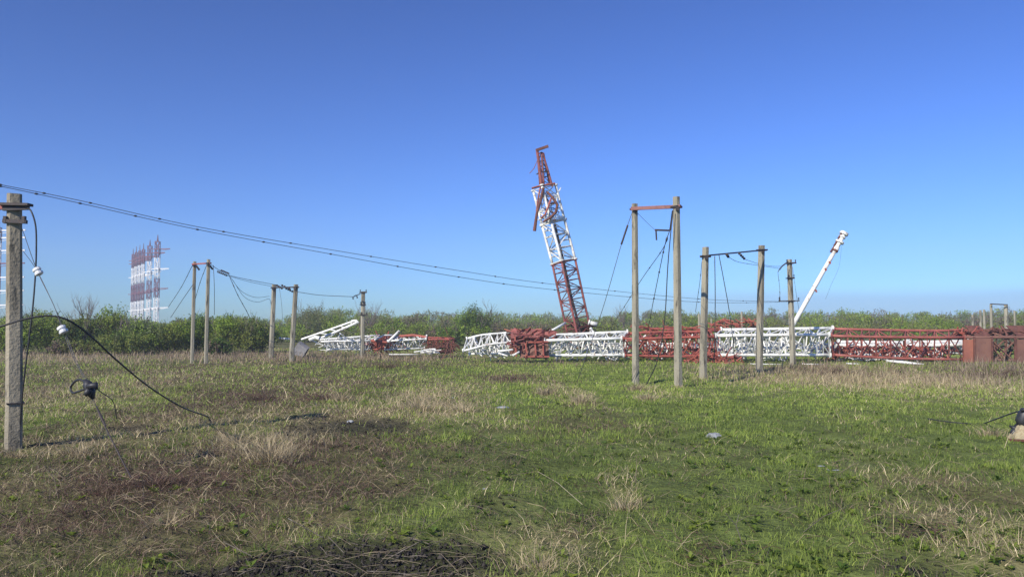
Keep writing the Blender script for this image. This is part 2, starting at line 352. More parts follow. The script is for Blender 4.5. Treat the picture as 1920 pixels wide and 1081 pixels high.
    for i in range(1500):
        d = 4.5*math.exp(r.random()*math.log(30/4.5)); x = d*r.uniform(-.72, .72)
        if x > 0 and r.random() < .6: continue
        a = r.uniform(-.9, .9)+(math.pi if r.random() < .5 else 0); L = r.uniform(.05, .30); rr = max(.0016, d/830*.24)*r.uniform(.7, 1.3)
        z = ghf(x, d); up = r.random()**3*L*.7
        p0 = Vector((x, d, z+.02)); p2 = Vector((x+math.cos(a)*L, d+math.sin(a)*L, z+.04+up)); p1 = (p0+p2)/2+Vector((r.uniform(-.04, .04), r.uniform(-.04, .04), r.uniform(0, .05)))
        mb.path([p0, p1, p2], [rr, rr*.8, rr*.4], 3, cap=False)
    tag(mb.build('dead_stalks', M['stick']), 'thin dead stalks and sticks strewn over the field', 'dead stalks', kind='stuff')
    mb = MB()
    for i in range(26):
        c = G(r.gauss(650, 150), r.uniform(1010, 1085)); a = r.gauss(0, .5)+(math.pi if r.random() < .5 else 0); L = r.uniform(.06, .32)
        z = ghf(c.x, c.y)+.01
        p0 = Vector((c.x, c.y, z)); p2 = Vector((c.x+math.cos(a)*L, c.y+math.sin(a)*L, z+r.random()**2*.14)); p1 = (p0+p2)/2+Vector((0, r.uniform(-.01, .01), r.uniform(0, .01)))
        mb.path([p0, p1, p2], [.0035*r.uniform(.5, 1.3)]*3, 4, cap=False)
    tag(mb.build('burnt_sticks', M['bark']), 'charred and bleached sticks lying on the black burnt soil nearest the camera', 'sticks', kind='stuff')
build_grass()
def build_clods():
    rng = np.random.default_rng(12); n = 26000
    d = 4.3*np.exp(rng.random(n*4)*math.log(22/4.3)); x = d*rng.uniform(-.72, .72, n*4); s, st, b, g = cover(x, d)
    k = rng.random(n*4) < np.clip(s*1.2-.1, 0, 1); x, d = x[k][:n], d[k][:n]; n = len(x); z = gh(x, d)
    r_ = rng.gamma(2, .0035, n)+.004; base = np.array([[1,0,0],[-.6,.8,0],[-.5,-.9,0],[.1,0,1.1],[.2,-.1,-.6]])
    V = np.stack([x, d, z], 1)[:, None, :]+(base[None]+rng.normal(size=(n, 5, 3))*.3)*r_[:, None, None]
    T = np.array([[0,1,3],[1,2,3],[2,0,3],[1,0,4],[2,1,4],[0,2,4]]); t = (np.arange(n)[:, None, None]*5+T[None]).reshape(-1, 3)
    C = np.repeat(np.array([[.020,.018,.016]])*rng.uniform(.5, 3.2, (n, 1)), 5, 0)
    m = leafmat('charred_crumbs', 0, .95, .1)
    tag(npmesh('soil_clods', V.reshape(-1, 3), None, t, C, m), 'black crumbs and clods of burnt soil in the bare patches', 'soil', kind='stuff')
def build_brambles():
    r = random.Random(33); mb = MB(); m2 = MB()
    spots = [(330,905,130,26,420), (220,930,110,34,300), (450,890,90,24,200), (150,980,130,50,260), (480,745,70,14,160), (620,745,40,9,90), (420,980,120,40,200), (640,925,110,26,150), (1320,1045,70,18,90), (1690,1010,70,20,110), (1080,985,50,20,70)]
    for (px, py, sx, sy, n) in spots:
        for i in range(n):
            c = G(r.gauss(px, sx), max(r.gauss(py, sy), 640)); z = ghf(c.x, c.y); a = r.uniform(0, 6.28); L = r.uniform(.06, .30); e = r.random()**1.6*.9
            d = Vector((math.cos(a), math.sin(a), e)).normalized(); p0 = Vector((c.x, c.y, z)); p1 = p0+d*L*.5+Vector((r.gauss(0, .02), r.gauss(0, .02), .02)); p2 = p0+d*L+Vector((r.gauss(0, .04), r.gauss(0, .04), r.gauss(-.01, .02)))
            rr = max(.0016, c.y/830*.26)*r.uniform(.6, 1.3); (mb if r.random() < .72 else m2).path([p0, p1, p2], [rr, rr*.8, rr*.4], 3, cap=False)
    tag(mb.build('brambles', surf('bramble_stems', (.10,.045,.035), (.055,.03,.025), None, 9, .9)), 'reddish brown dead bramble stems matted in the left foreground', 'brambles', kind='stuff')
    tag(m2.build('dry_stems', surf('pale_stems', (.40,.32,.20), (.26,.20,.13), None, 9, .9)), 'pale dry stems tangled through the dark weeds', 'dry stems', kind='stuff')
    mb = MB()
    for i in range(70):
        c = G(r.gauss(650, 170), r.uniform(1012, 1085)); a = r.gauss(0, .35)+(math.pi if r.random() < .5 else 0); L = r.uniform(.05, .26); z = ghf(c.x, c.y)+.012
        p0 = Vector((c.x, c.y, z)); p2 = Vector((c.x+math.cos(a)*L, c.y+math.sin(a)*L, ghf(c.x+math.cos(a)*L, c.y+math.sin(a)*L)+.012+r.random()**3*.05)); mb.path([p0, (p0+p2)/2+Vector((0, r.gauss(0, .01), .012)), p2], [.0014, .0014, .001], 3, cap=False)
    tag(mb.build('straw_litter', surf('straw_litter', (.34,.28,.19), (.22,.17,.11), None, 9, .9)), 'pale straws lying flat across the black burnt soil', 'straw', kind='stuff')
def build_rosettes():
    rng = np.random.default_rng(15); n = 5200
    d = 4.4*np.exp(rng.random(n)*math.log(24/4.4)); x = d*rng.uniform(-.72, .72, n); s, st, b, g = cover(x, d)
    k = rng.random(n) < np.clip(g*.9-s, .05, 1)*np.clip(fbm(x*1.7, d*1.7, 201, 3)*3-1.1, .05, 1); x, d = x[k], d[k]; n = len(x); z = gh(x, d)
    sz = rng.uniform(.03, .085, n); q = 8; a = rng.uniform(0, 6.28, (n, q)); L = sz[:, None]*rng.uniform(.6, 1.2, (n, q)); el = rng.uniform(.15, 1.0, (n, q)); w = L*.22
    cx, sx = np.cos(a), np.sin(a); o = np.stack([x, d, z+.01], 1)[:, None, :]
    dirv = np.stack([cx*np.cos(el), sx*np.cos(el), np.sin(el)], -1); side = np.stack([-sx, cx, np.zeros_like(a)], -1)
    P0 = o+dirv*0; P1 = o+dirv*(L*.55)[..., None]+side*w[..., None]; P2 = o+dirv*L[..., None]-np.array([0, 0, 1.])*(L*.2)[..., None]; P3 = o+dirv*(L*.55)[..., None]-side*w[..., None]
    P0 = np.broadcast_to(P0, P1.shape); V = np.stack([P0, P1, P2, P3], 2).reshape(-1, 3)
    tn = rng.random((n, 1)); C = np.array([.075,.14,.025])*(1-tn)+np.array([.22,.28,.04])*tn; C = np.repeat(C, q*4, 0)*rng.uniform(.85, 1.15, (n*q*4, 1))
    tag(npmesh('broadleaf_weeds', V, np.arange(len(V)).reshape(-1, 4), None, C, M['grass']), 'small broad leaved green weeds growing among the grass', 'weeds', kind='stuff')
build_clods(); build_brambles(); build_rosettes()

# ------------------------------------------------------------------ foliage
GREENS = {'fresh': ((.12,.20,.020), (.27,.36,.045)), 'dark': ((.045,.085,.014), (.11,.175,.026)), 'olive': ((.12,.15,.030), (.22,.245,.055)),
          'grey': ((.125,.125,.065), (.20,.19,.10)), 'brown': ((.12,.085,.062), (.19,.14,.105)), 'pale': ((.11,.15,.055), (.20,.23,.10))}
def foliage(rng, lobes, ntw, tl, lpt, ls, tones, up=.9):
    """leaves set along short shoots that grow outwards and upwards through the lobes"""
    lobes = np.array(lobes, float); vol = lobes[:, 3]*lobes[:, 4]*lobes[:, 5]; k = rng.choice(len(lobes), ntw, p=vol/vol.sum())
    d = rng.normal(size=(ntw, 3)); d /= np.linalg.norm(d, axis=1)[:, None]
    rad = rng.random(ntw)**.45
    c = lobes[k, :3]+d*lobes[k, 3:6]*rad[:, None]
    dirv = d*.8+np.array([0, 0, up])+rng.normal(size=(ntw, 3))*.35; dirv /= np.linalg.norm(dirv, axis=1)[:, None]
    L = tl*rng.uniform(.4, 1.4, ntw)
    t = rng.random((ntw, lpt))
    pos = c[:, None, :]+dirv[:, None, :]*(t*L[:, None])[..., None]+rng.normal(size=(ntw, lpt, 3))*ls*.9
    tw = rng.random(ntw); tn = np.array([GREENS[q] for q in tones]); ti = rng.integers(0, len(tones), len(lobes))[k]
    ti = np.where(rng.random(ntw) < .25, rng.integers(0, len(tones), ntw), ti)
    colr = tn[ti, 0]+(tn[ti, 1]-tn[ti, 0])*tw[:, None]
    pos = pos.reshape(-1, 3); n = len(pos); C = np.repeat(colr, lpt, 0)*rng.uniform(.8, 1.2, (n, 1))
    a = rng.normal(size=(n, 3)); a /= np.linalg.norm(a, axis=1)[:, None]; b = np.cross(a, rng.normal(size=(n, 3))); b /= np.linalg.norm(b, axis=1)[:, None]
    sz = (ls*rng.uniform(.6, 1.3, n))[:, None]
    V = np.stack([pos-a*sz, pos-b*sz*.5, pos+a*sz, pos+b*sz*.5], 1).reshape(-1, 3)
    return V, np.repeat(C, 4, 0)
def quads(n): return np.arange(n).reshape(-1, 4)
def grow(mb, r, p, d, L, rad, depth, spread=.55, n=4, kids=3, up=.15):
    pts = [p]; q = p.copy(); dd = d.copy()
    for i in range(3):
        dd = (dd+Vector((r.gauss(0, .14), r.gauss(0, .14), up*.4))).normalized(); q = q+dd*L/3; pts.append(q.copy())
    mb.path(pts, [rad, rad*.85, rad*.7, rad*.5], n if rad > .02 else 3, cap=False)
    if depth > 0:
        for k in range(kids):
            b = pts[1+(k % 3)] if depth > 1 else pts[r.randint(1, 3)]
            nd = (dd+Vector((r.gauss(0, spread), r.gauss(0, spread), r.gauss(up, spread*.5)))).normalized()
            grow(mb, r, b.copy(), nd, L*r.uniform(.55, .8), rad*.5, depth-1, spread, n, kids, up)
def bush(px, pbase, w_px, ptop, tones, label, group, seed, ls=.075, dens=1.0, name='bush', cat='bush', trunk='stems', crown='foliage'):
    rng = np.random.default_rng(seed); r = random.Random(seed)
    c = G(px, pbase); D = c.y; k = D/FPX; W = w_px*k/2; H = (pbase-ptop)*k*.93
    loc = Vector((c.x, D, ghf(c.x, D)))
    root = empty(name, loc, label, cat, group)
    lobes = []
    nl = 5+int(W*2)
    for i in range(nl):
        a = r.uniform(0, 2*math.pi); q = r.random()**.6*W*.65; hz = r.uniform(.32, .72)*H*(1-.25*(q/max(W, .1)))
        s = r.uniform(.3, .5)
        lobes.append((loc.x+math.cos(a)*q, D+math.sin(a)*q, loc.z+hz, W*s, W*s, H*r.uniform(.2, .30)))
    lobes.append((loc.x, D, loc.z+H*.35, W*.75, W*.75, H*.35)); lobes.append((loc.x, D, loc.z+H*.66, W*.3, W*.3, H*.24))
    ls *= .78; n = int(1150*dens*W*max(H, 1)/4*(.06/ls)**1.2)+160
    V, C = foliage(rng, lobes, n, H*.14+.15, 9, ls, tones)
    mb = MB()
    for i in range(5+int(W)):
        a = r.uniform(0, 6.28); q = W*.3*r.random()
        grow(mb, r, Vector((loc.x+math.cos(a)*q, D+math.sin(a)*q, loc.z-.1)), Vector((math.cos(a)*.45, math.sin(a)*.45, 1)).normalized(), H*r.uniform(.45, .6), .03+.008*H, 2, .4, 4, 4, .3)
    mb.build(trunk, M['bark'], root)
    npmesh(crown, V, quads(len(V)), None, C, M['leaf'], root)
    return root
g = 'thicket of bushes on the left of the field'
for i, a in enumerate([
    (25,664,135,578,['fresh','olive'],'olive green bush at the left edge, behind the concrete pole'),
    (95,660,120,578,['olive','fresh'],'broad green bush just right of the leftmost concrete pole'),
    (150,664,100,582,['dark','olive'],'shaded green bush with bare branches of a tree showing above it'),
    (205,662,110,572,['fresh','fresh','olive'],'tall yellowish green bush left of the far row of masts'),
    (262,664,100,588,['fresh','pale'],'bright green bush in front of the far row of masts'),
    (318,663,95,598,['fresh','olive'],'low green bush left of the two tall thin posts'),
    (345,655,70,590,['olive','dark'],'narrow dark bush behind the left one of the two tall thin posts'),
    (372,661,95,584,['fresh','dark'],'green bush behind the gap between the two tall thin posts'),
    (430,662,95,585,['olive','dark','fresh'],'dark green bush just right of the two tall thin posts'),
    (478,662,80,588,['dark','olive'],'dark green bush at the right end of the thicket'),
    (228,667,110,618,['olive','dark'],'low greyish bush in front of the thicket'),
    (410,667,60,632,['dark','dark','brown'],'low dark brown bush at the foot of the thicket'),
    (140,667,90,636,['olive','olive','brown'],'low brownish scrub in front of the thicket near the leftmost pole')]):
    bush(*a, g, 100+i)
# trees beyond the wreckage
g = 'single trees in front of the wood'
for i, a in enumerate([
    (585,640,95,563,['pale','olive','grey'],'pale thinly leaved tree right of the second pair of left posts',.07,.55),
    (630,641,60,583,['dark','fresh'],'small dark green tree left of the single pole',.08,1.0),
    (548,641,60,596,['olive','fresh'],'low green bush behind the right post of the second pair',.08,1.0),
    (888,645,80,565,['dark','fresh'],'dark green tree standing above the wood left of the leaning mast',.085,.9),
    (725,643,70,590,['olive','fresh'],'rounded olive bush right of the single left pole',.09,.9),
    (790,645,80,598,['fresh','olive'],'bright green bush behind the left wreckage',.09,.9),
    (845,648,60,604,['fresh','dark'],'green bush at the right end of the left wreckage',.09,.9),
    (950,645,80,600,['olive','grey'],'greyish olive bush behind the crumpled red panels',.09,.8),
    (1380,641,90,592,['olive','grey'],'olive bush behind the second portal on the right',.09,.7),
    (1455,641,80,594,['grey','olive'],'greyish bush behind the right post of the second portal',.09,.7),
    (1590,642,90,592,['fresh','olive'],'bright green bush behind the right fallen section',.09,.8),
    (1670,642,100,588,['grey','olive'],'grey green bush behind the middle of the red fallen section',.09,.7),
    (1750,642,100,590,['fresh','olive'],'green bush behind the right half of the red fallen section',.09,.8)]):
    bush(a[0], a[1], a[2], a[3], a[4], a[5], g, 200+i, a[6], a[7], 'tree', 'tree', 'trunk', 'crown')
def bare_tree(px, D, ptop, label, seed, wide=.5):
    c = P(px, HOR, D); H = P(px, ptop, D).z; r = random.Random(seed)
    root = empty('bare_tree', (c.x, D, 0), label, 'tree', 'bare trees above the thickets')
    t = MB(); t.path([(c.x, D, -.2), (c.x+.1, D, H*.25), (c.x, D, H*.45)], [.13, .10, .08], 7); t.build('trunk', M['bark'], root)
    mb = MB()
    for k in range(7):
        a = r.uniform(0, 6.28); grow(mb, r, Vector((c.x, D, H*r.uniform(.2, .44))), Vector((math.cos(a)*wide, math.sin(a)*wide, 1)).normalized(), H*.30, .05, 4, .42, 4, 3, .25)
    mb.build('crown', M['twig'], root)
bare_tree(160, 72, 549, 'leafless tree poking above the green thicket on the far left', 3, .35)
bare_tree(690, 78, 566, 'leafless spreading tree behind the single left pole', 5, .8)
bare_tree(1170, 95, 574, 'small leafless tree on the skyline left of the first portal', 7, .7)
# the wood on the skyline
def build_wood():
    rng = np.random.default_rng(77); Vs, Cs = [], []; r = random.Random(5); tb = MB()
    for D0, step, sz in ((76, 2.9, .11), (90, 3.3, .13), (108, 3.8, .15), (130, 4.2, .16), (160, 4.6, .18), (200, 5.4, .21), (235, 6.0, .24)):
        x = -D0*.80
        while x < D0*.80:
            X = x+r.uniform(-1, 1); D = D0+r.uniform(-6, 6)*D0/100; px = 960+X/D*FPX
            top = 585+4*math.sin(px/130.0)+3*math.sin(px/47.0+D0)-max(0, (px-1500)/420)*9
            if px < 560: top += 12
            H = (HOR-top)*D/FPX+CAM_H+r.uniform(-.55, .35)*D0/100
            H *= r.uniform(.55, .82) if D0 < 85 else (r.uniform(.72, .96) if D0 < 125 else 1.0)
            W = step*r.uniform(.45, .75)
            q = fbm(np.array([px/120.0]), np.array([D0/30.0]), 3, 2)[0]
            tones = ['olive', 'fresh'] if q > .5 else (['olive', 'grey', 'fresh'] if q > .36 else ['grey', 'brown', 'olive'])
            lobes = [(X+r.uniform(-.6, .6)*W, D+r.uniform(-.5, .5)*W, H*r.uniform(.4, .78), W*.55, W*.55, H*.2) for _ in range(4)]+[(X, D, H*.3, W*.8, W*.8, H*.28)]
            V, C = foliage(rng, lobes, 230 if D0 < 125 else 300, H*.12, 8, sz*.72, tones, 1.1); Vs.append(V); Cs.append(C)
            for t in range(2):
                xx = X+r.uniform(-.5, .5)*W; tb.path([(xx, D, -.2), (xx+r.uniform(-.3, .3), D, H*.5), (xx+r.uniform(-.5, .5), D, H*.95)], [.07*D0/100, .05*D0/100, .02], 3, cap=False)
            x += step
    V = np.concatenate(Vs); C = np.concatenate(Cs)
    o = npmesh('woodland', V, quads(len(V)), None, C, M['leaf'])
    tag(o, 'low spring wood of olive and grey trees along the whole skyline', 'woodland', kind='stuff')
    tr = tb.build('trunks', M['bark'], o); tr['kind'] = 'stuff'
build_wood()

# ------------------------------------------------------------------ concrete posts and portals
def post(base, top, wpx, name='post', parent=None, mat='concrete', yaw=.5, bury=.5):
    """square concrete post with cut corners; base and top are photograph pixels"""
    b = G(*base); k = b.y/FPX; w = wpx*k*.92; t = P(top[0], top[1], b.y)
    mb = MB(); d = (t-b)
    n = 6; rm = Matrix.Rotation(yaw, 3, 'Z')
    for i in range(n+1):
        f = i/n; c = b+d*f-(Vector((0, 0, bury)) if i == 0 else Vector((0, 0, 0))); h = w/2*(1.06-.16*f); e = h*.35
        for (x, y) in ((-h+e, -h), (h-e, -h), (h, -h+e), (h, h-e), (h-e, h), (-h+e, h), (-h, h-e), (-h, -h+e)): mb.v.append(c+rm @ Vector((x, y, 0)))
    for i in range(n):
        for q in range(8): mb.f.append((i*8+q, i*8+(q+1) % 8, i*8+8+(q+1) % 8, i*8+8+q))
    mb.f.append(tuple(range(8))[::-1]); mb.f.append(tuple(n*8+q for q in range(8)))
    return mb, b, t, w
def insul(mb, a, b, r, nd=4):
    """string of insulator discs from a to b"""
    a, b = Vector(a), Vector(b); mb.tube(a, b, r*.3, 5); d = (b-a)
    for i in range(nd):
        c = a+d*((i+.5)/nd); e = d.normalized()*r*.35; mb.path([c-e, c-e*.2, c+e], [r*.5, r, r*.4], 8)
def portal(name, p1, p2, beam, label, cat, group, beammat='dark', bh=.07, mat='concrete', yaw=.55, hang=()):
    m1, b1, t1, w1 = post(*p1, yaw=yaw); m2, b2, t2, w2 = post(*p2, yaw=yaw)
    root = empty(name, (b1+b2)/2, label, cat, group)
    m1.build('post', M[mat], root); m2.build('post', M[mat], root)
    (x1, y1), (x2, y2) = beam
    a = P(x1, y1, b1.y-w1*.62); b = P(x2, y2, b2.y-w2*.62)
    mb = MB(); mb.beam(a, b, .08, bh); mb.build('crossbeam', M[beammat], root)
    for (bb, tt, w, yy) in ((b1, t1, w1, y1+.0), (b2, t2, w2, y2)):
        f = (yy-(y1 if bb is b1 else y2)); c = tt.copy(); zc = (a.z if bb is b1 else b.z); c.x = bb.x+(tt.x-bb.x)*(zc-bb.z)/(tt.z-bb.z); c.z = zc
        cl = MB(); cl.box((c.x, c.y, c.z-.002), (w*1.28, w*1.28, .06), yaw); cl.box((c.x, c.y-w*.75, c.z-.06), (w*.5, .05, .12)); cl.build('clamp', M['dark'], root)
    return root, a, b
RG = 'concrete portal frames in the field'
portalA, a1, a2 = portal('portal_frame', ((1192,718),(1190,382),11.5), ((1272,724),(1268,369),13.5), ((1184,391),(1276,387)),
    'tallest concrete portal frame with a pinkish red crossbeam, right of the leaning mast', 'portal frame', RG, 'beam', .1)
portalB, b1_, b2_ = portal('portal_frame', ((1318,708),(1323,463),12.5), ((1423,698),(1428,460),12), ((1314,480),(1438,468)),
    'concrete portal frame with a thin dark sloping crossbeam, right of the tallest one', 'portal frame', RG, 'dark', .05)
portalC, c1_, c2_ = portal('portal_frame', ((360,680),(365,490),6.5), ((386,683),(391,486),6.8), ((361,495),(395,493)),
    'narrow portal of two thin pale posts in front of the left thicket', 'portal frame', RG, 'red_faded', .06)
portalD, d1_, d2_ = portal('portal_frame', ((508,672),(514,533),8.5), ((546,677),(555,533),8.5), ((511,539),(557,538)),
    'portal of two short leaning posts between the thicket and the slab', 'portal frame', RG, 'dark', .06)
# hardware hung on the portals
def hw(parent, items, name='insulator', mat='dark', r=.05):
    for (a, b) in items:
        mb = MB(); insul(mb, P(*a), P(*b), r); mb.build(name, M[mat], parent)
hw(portalC, [((368,498,36.6),(374,506,36.4)), ((393,497,36.2),(399,505,36.0))], r=.05)
hw(portalD, [((518,534,42),(530,541,41)), ((535,540,41),(550,547,40.6)), ((527,534,42),(545,542,41))], r=.06)
hw(portalB, [((1362,476,26.6),(1366,482,26.8)), ((1385,474,26.8),(1397,486,27.2))], r=.05)
mb = MB(); mb.beam(P(1228,431,23.4), P(1256,432,23.4), .05, .05); mb.tube(P(1230,432,23.4), P(1231,450,23.4), .025, 6); mb.tube(P(1256,432,23.4), P(1261,395,23.2), .02, 5); mb.build('hanging_bracket', M['dark'], portalA)

def single(base, top, w, label, group, arms=(), name='utility_pole', yaw=.5, mat='concrete'):
    m, b, t, ww = post(base, top, w, yaw=yaw); root = empty(name, b, label, 'pole', group)
    m.build('post', M[mat], root)
    for (x1, x2, y, th) in arms:
        a = P(x1, y, b.y-ww*.62); c = P(x2, y-.5, b.y-ww*.62); q = MB(); q.beam(a, c, .05, th); q.build('crossarm', M['dark'], root)
        xc = b.x+(t.x-b.x)*(a.z-b.z)/(t.z-b.z)
        q = MB(); q.box((xc, b.y, a.z-.004), (ww*1.3, ww*1.3, .045), yaw); q.build('clamp', M['dark'], root)
        for xx in (x1+1.5, x2-1.5):
            q = MB(); e = P(xx, y, b.y-ww*.62); insul(q, e, e+Vector((0, 0, .16)), .045, 3); q.build('insulator', M['dark'], root)
    return root, b, t, ww
SG = 'single concrete poles'
poleC, pc, pct, _ = single((1487,683), (1480,486), 9.5, 'concrete pole with three small crossarms, right of the second portal', SG, [(1474,1493,493,.06), (1477,1490,521,.05), (1460,1499,564,.04)])
hw(poleC, [((1474,493,35.5),(1466,499,35.3)), ((1466,499,35.3),(1461,506,35.2)), ((1462,556,35.2),(1462,563,35.2))], r=.04)
poleE, pe, pet, _ = single((679,672), (681,546), 7.5, 'short concrete pole with small arms beside the left wreckage', SG, [(674,688,548,.06), (675,686,571,.05), (676,689,590,.05)])
hw(poleE, [((676,550,42),(668,554,42)), ((668,553,42),(663,556,42)), ((662,556,42),(662,561,42)), ((669,554,42),(670,559,42))], r=.045)
FG = 'far concrete posts beyond the fallen mast'
def farpost(px, ptop, w, D, label):
    b = P(px, HOR, D); b.z = 0; t = P(px, ptop, D); ww = w*D/FPX
    m = MB(); m.box((b.x, D, t.z/2-.2), (ww, ww, t.z+.4), .5, .85, ww*.2); o = m.build('post', M['concrete'])
    return tag(o, label, 'post', FG)
farpost(1824, 590, 4, 62, 'leftmost and shortest of the far posts above the rusty panels')
farpost(1839, 581, 4, 62, 'left one of the close pair of far posts above the rusty panels')
farpost(1846, 580, 4, 60, 'right one of the close pair of far posts above the rusty panels')
farpost(1903, 582, 3.5, 70, 'thin far post right of the far portal frame')
farpost(1311, 588, 4.5, 58, 'short far post left of the second portal')
farpost(1334, 597, 3.5, 58, 'short far post between the posts of the second portal, left one')
farpost(1391, 584, 4, 58, 'short far post between the posts of the second portal, right one')
pf = empty('portal_frame', (P(1872,HOR,56).x, 56, 0), 'small far portal frame with a thin beam at the right edge', 'portal frame', RG)
for (px, w) in ((1858, 4.5), (1886, 6)):
    m = MB(); t = P(px, 570, 56); m.box((t.x, 56, t.z/2-.2), (w*.0375, w*.0375, t.z+.4), .5, .85, .03); m.build('post', M['concrete'], pf)
m = MB(); m.beam(P(1857,569.5,55.7), P(1889,571,55.7), .05, .07); m.build('crossbeam', M['dark'], pf)

# ------------------------------------------------------------------ the near pole on the left with its stays
m, nb, nt, nw = post((26,842), (27,364), 29, yaw=.62)
near = empty('utility_pole', nb, 'thick weathered concrete pole nearest the camera at the left edge', 'pole', SG)
# two corbels of the pole top narrower than the shaft
m.build('post', M['concrete_old'], near)
ND = nb.y
q = MB(); q.beam(P(2,383,ND-nw*.6), P(57,384,ND-nw*.6), .14, .035); q.beam(P(6,391,ND-nw*.6), P(54,389,ND-nw*.6), .05, .06); q.build('top_bracket', M['dark'], near)
for sg in (-1, 1):
    q = MB(); q.beam(P(6,414,ND+sg*nw*.6), P(50,416,ND+sg*nw*.6), .05, .05); q.build('clamp', M['dark'], near)
for xx in (10, 45):
    q = MB(); q.box(P(xx,412,ND-nw*.62), (.04,.05,.1)); q.build('bolt', M['dark'], near)
q = MB(); q.beam(P(-30,392,ND-.1), P(8,388,ND-.1), .06, .06); q.build('side_arm', M['red_faded'], near)
q = MB(); q.box((nb.x+.0, ND, P(26,755,ND).z), (nw*1.09, nw*1.09, .02), .62); q.build('band', M['dark'], near)
def cable(name, pts, r, mat, label, cat, group=None, n=6, sm=8, parent=None, knots=0, kr=2.2):
    """pts are (px, py, distance)"""
    p = catmull([P(*a) if not isinstance(a, Vector) else a for a in pts], sm)
    mb = MB(); mb.path(p, r, n)
    if knots:
        for i in range(1, knots+1):
            k = int(len(p)*i/(knots+1)); a = p[k]; d = (p[k+1]-p[k-1]).normalized(); mb.path([a-d*r*6, a-d*r*2, a+d*r*2, a+d*r*6], [r*1.1, r*kr, r*kr, r*1.1], 6)
    o = mb.build(name, M[mat], parent, smooth=True)
    if parent is None: tag(o, label, cat, group)
    return o
CG = 'cables and stay wires'
cable('hanging_cable', [(50,389,ND-nw*.6),(59,397,ND-.2),(67,425,ND-.2),(68,470,ND-.2),(66,520,ND-.2),(60,590,ND-.22),(50,670,ND-.2),(44,720,ND-.15),(40,760,ND-.1),(38,800,ND-.02)], .012, 'rubber', 'thick black cable bowing out from the top bracket of the nearest pole', 'cable', CG)
gA = P(165,722,9.3)
cable('stay_wire', [(42,430,ND),(70,508,10.2),(100,570,9.9),(117,617,9.7),(140,675,9.5),gA], .0045, 'wire', 'stay wire from the nearest pole carrying two white insulators', 'wire', CG, sm=6)
cable('stay_wire', [(43,470,ND),(68,505,10.2),(98,566,9.92),(124,628,9.66),(150,690,9.4),gA+Vector((.02,0,.02))], .004, 'wire', 'thinner stay wire joining the first one at the white insulator', 'wire', CG, sm=6)
for (x, y, d, lb) in ((71,508,10.15,'upper white ceramic insulator on the stay of the nearest pole'), (117,617,9.65,'lower white ceramic insulator on the stay of the nearest pole')):
    a = P(x-4,y-6,d); b = P(x+4,y+7,d); v = (b-a)
    mb = MB(); mb.path([a, a+v*.1, a+v*.35, a+v*.42, a+v*.58, a+v*.65, a+v*.9, b], [.03,.05,.053,.040,.040,.053,.05,.03], 12)
    o = mb.build('insulator', M['porcelain'], smooth=False); tag(o, lb, 'insulator', 'white insulators on the stay')
cable('fallen_cable', [(-60,628,9.6),(0,612,9.7),(50,597,9.8),(95,592,9.9),(130,601,10),(170,630,10.3),(220,676,10.9),(280,725,12),(340,762,13.2),(385,779,14.6),(412,790,15.2)], .013, 'rubber', 'thick black cable arching past the nearest pole and down to the grass', 'cable', CG)
# taped joint with a loop of cable
k = P(168,728,9.25); root = empty('taped_joint', k, 'black taped bundle with a loop of cable at the foot of the stay', 'cable joint')
mb = MB(); mb.path([P(160,712,9.3),P(164,720,9.28),P(170,730,9.25),P(172,740,9.25),P(175,748,9.25)], [.02,.055,.06,.04,.015], 9); mb.path([P(163,724,9.2),P(180,721,9.2),P(182,730,9.2)], [.03,.035,.015], 7)
mb.path([P(168,730,9.2),P(160,740,9.2),P(163,742,9.2)], [.04,.025,.01], 7); mb.build('tape_wrap', M['rubber'], root, smooth=True)
lp = [(160,716,9.3),(150,711,9.35),(139,716,9.4),(132,727,9.45),(136,736,9.4),(146,734,9.3),(158,729,9.25)]
mb = MB(); mb.path(catmull([P(*a) for a in lp], 6), .013, 6); mb.build('cable_loop', M['rubber'], root, smooth=True)
# rusty anchor rod into the ground
root = empty('anchor_rod', P(236,868,8), 'rusty anchor rod slanting from the taped joint into the dead weeds', 'anchor rod')
mb = MB(); mb.path([P(174,745,9.25),P(188,780,9.1),P(205,815,8.9),P(232,868,8.7),P(246,895,8.5)], [.005,.008,.0085,.0085,.0085], 6); mb.build('rod', M['dark'], root)
mb = MB(); mb.path([P(181,762,9.15),P(190,782,9.05),P(198,798,9.0)], [.009,.016,.009], 7); mb.build('turnbuckle', M['dark'], root)
cable('thin_cable', [(176,722,9.3),(190,735,9.6),(212,752,10.2),(219,785,10.5)], .006, 'wire', 'thin dark wire dropping right from the taped joint to the grass', 'wire', CG, sm=5)

# ------------------------------------------------------------------ long overhead wires
def plane_wire(name, ctl, DA, DB, r, label, knots):
    """a wire hanging in the upright plane between its two ends"""
    A = P(ctl[0][0], ctl[0][1], DA); B = P(ctl[-1][0], ctl[-1][1], DB); pts = []
    for (x, y) in ctl:
        # where the sight line through this column meets the wire's plane
        kx = (x-960)/(FPX*CP+(y-540.5)*SP)
        t = (kx*A.y-A.x)/((B.x-A.x)-kx*(B.y-A.y)); pts.append(P(x, y, A.y+t*(B.y-A.y)))
    cable(name, pts, r, 'wire', label, 'wire', CG, n=5, sm=10, knots=knots, kr=3.0)
plane_wire('overhead_wire', [(-120,322),(0,346),(150,376),(370,425),(620,468),(860,507),(1040,533),(1310,560),(1462,565)], 15.5, 35.4, .007, 'upper one of the two long overhead wires crossing the sky', 14)
plane_wire('overhead_wire', [(-120,325),(0,349),(150,381),(370,430),(620,476),(860,519),(1040,543),(1310,566),(1475,566)], 15.0, 35.2, .007, 'lower one of the two long overhead wires crossing the sky', 15)
def W(pts, r, label, knots=0, kr=1.6, name='stay_wire', mat='wire'): cable(name, pts, r*.68, mat, label, 'wire', CG, n=5, sm=6, knots=knots, kr=kr)
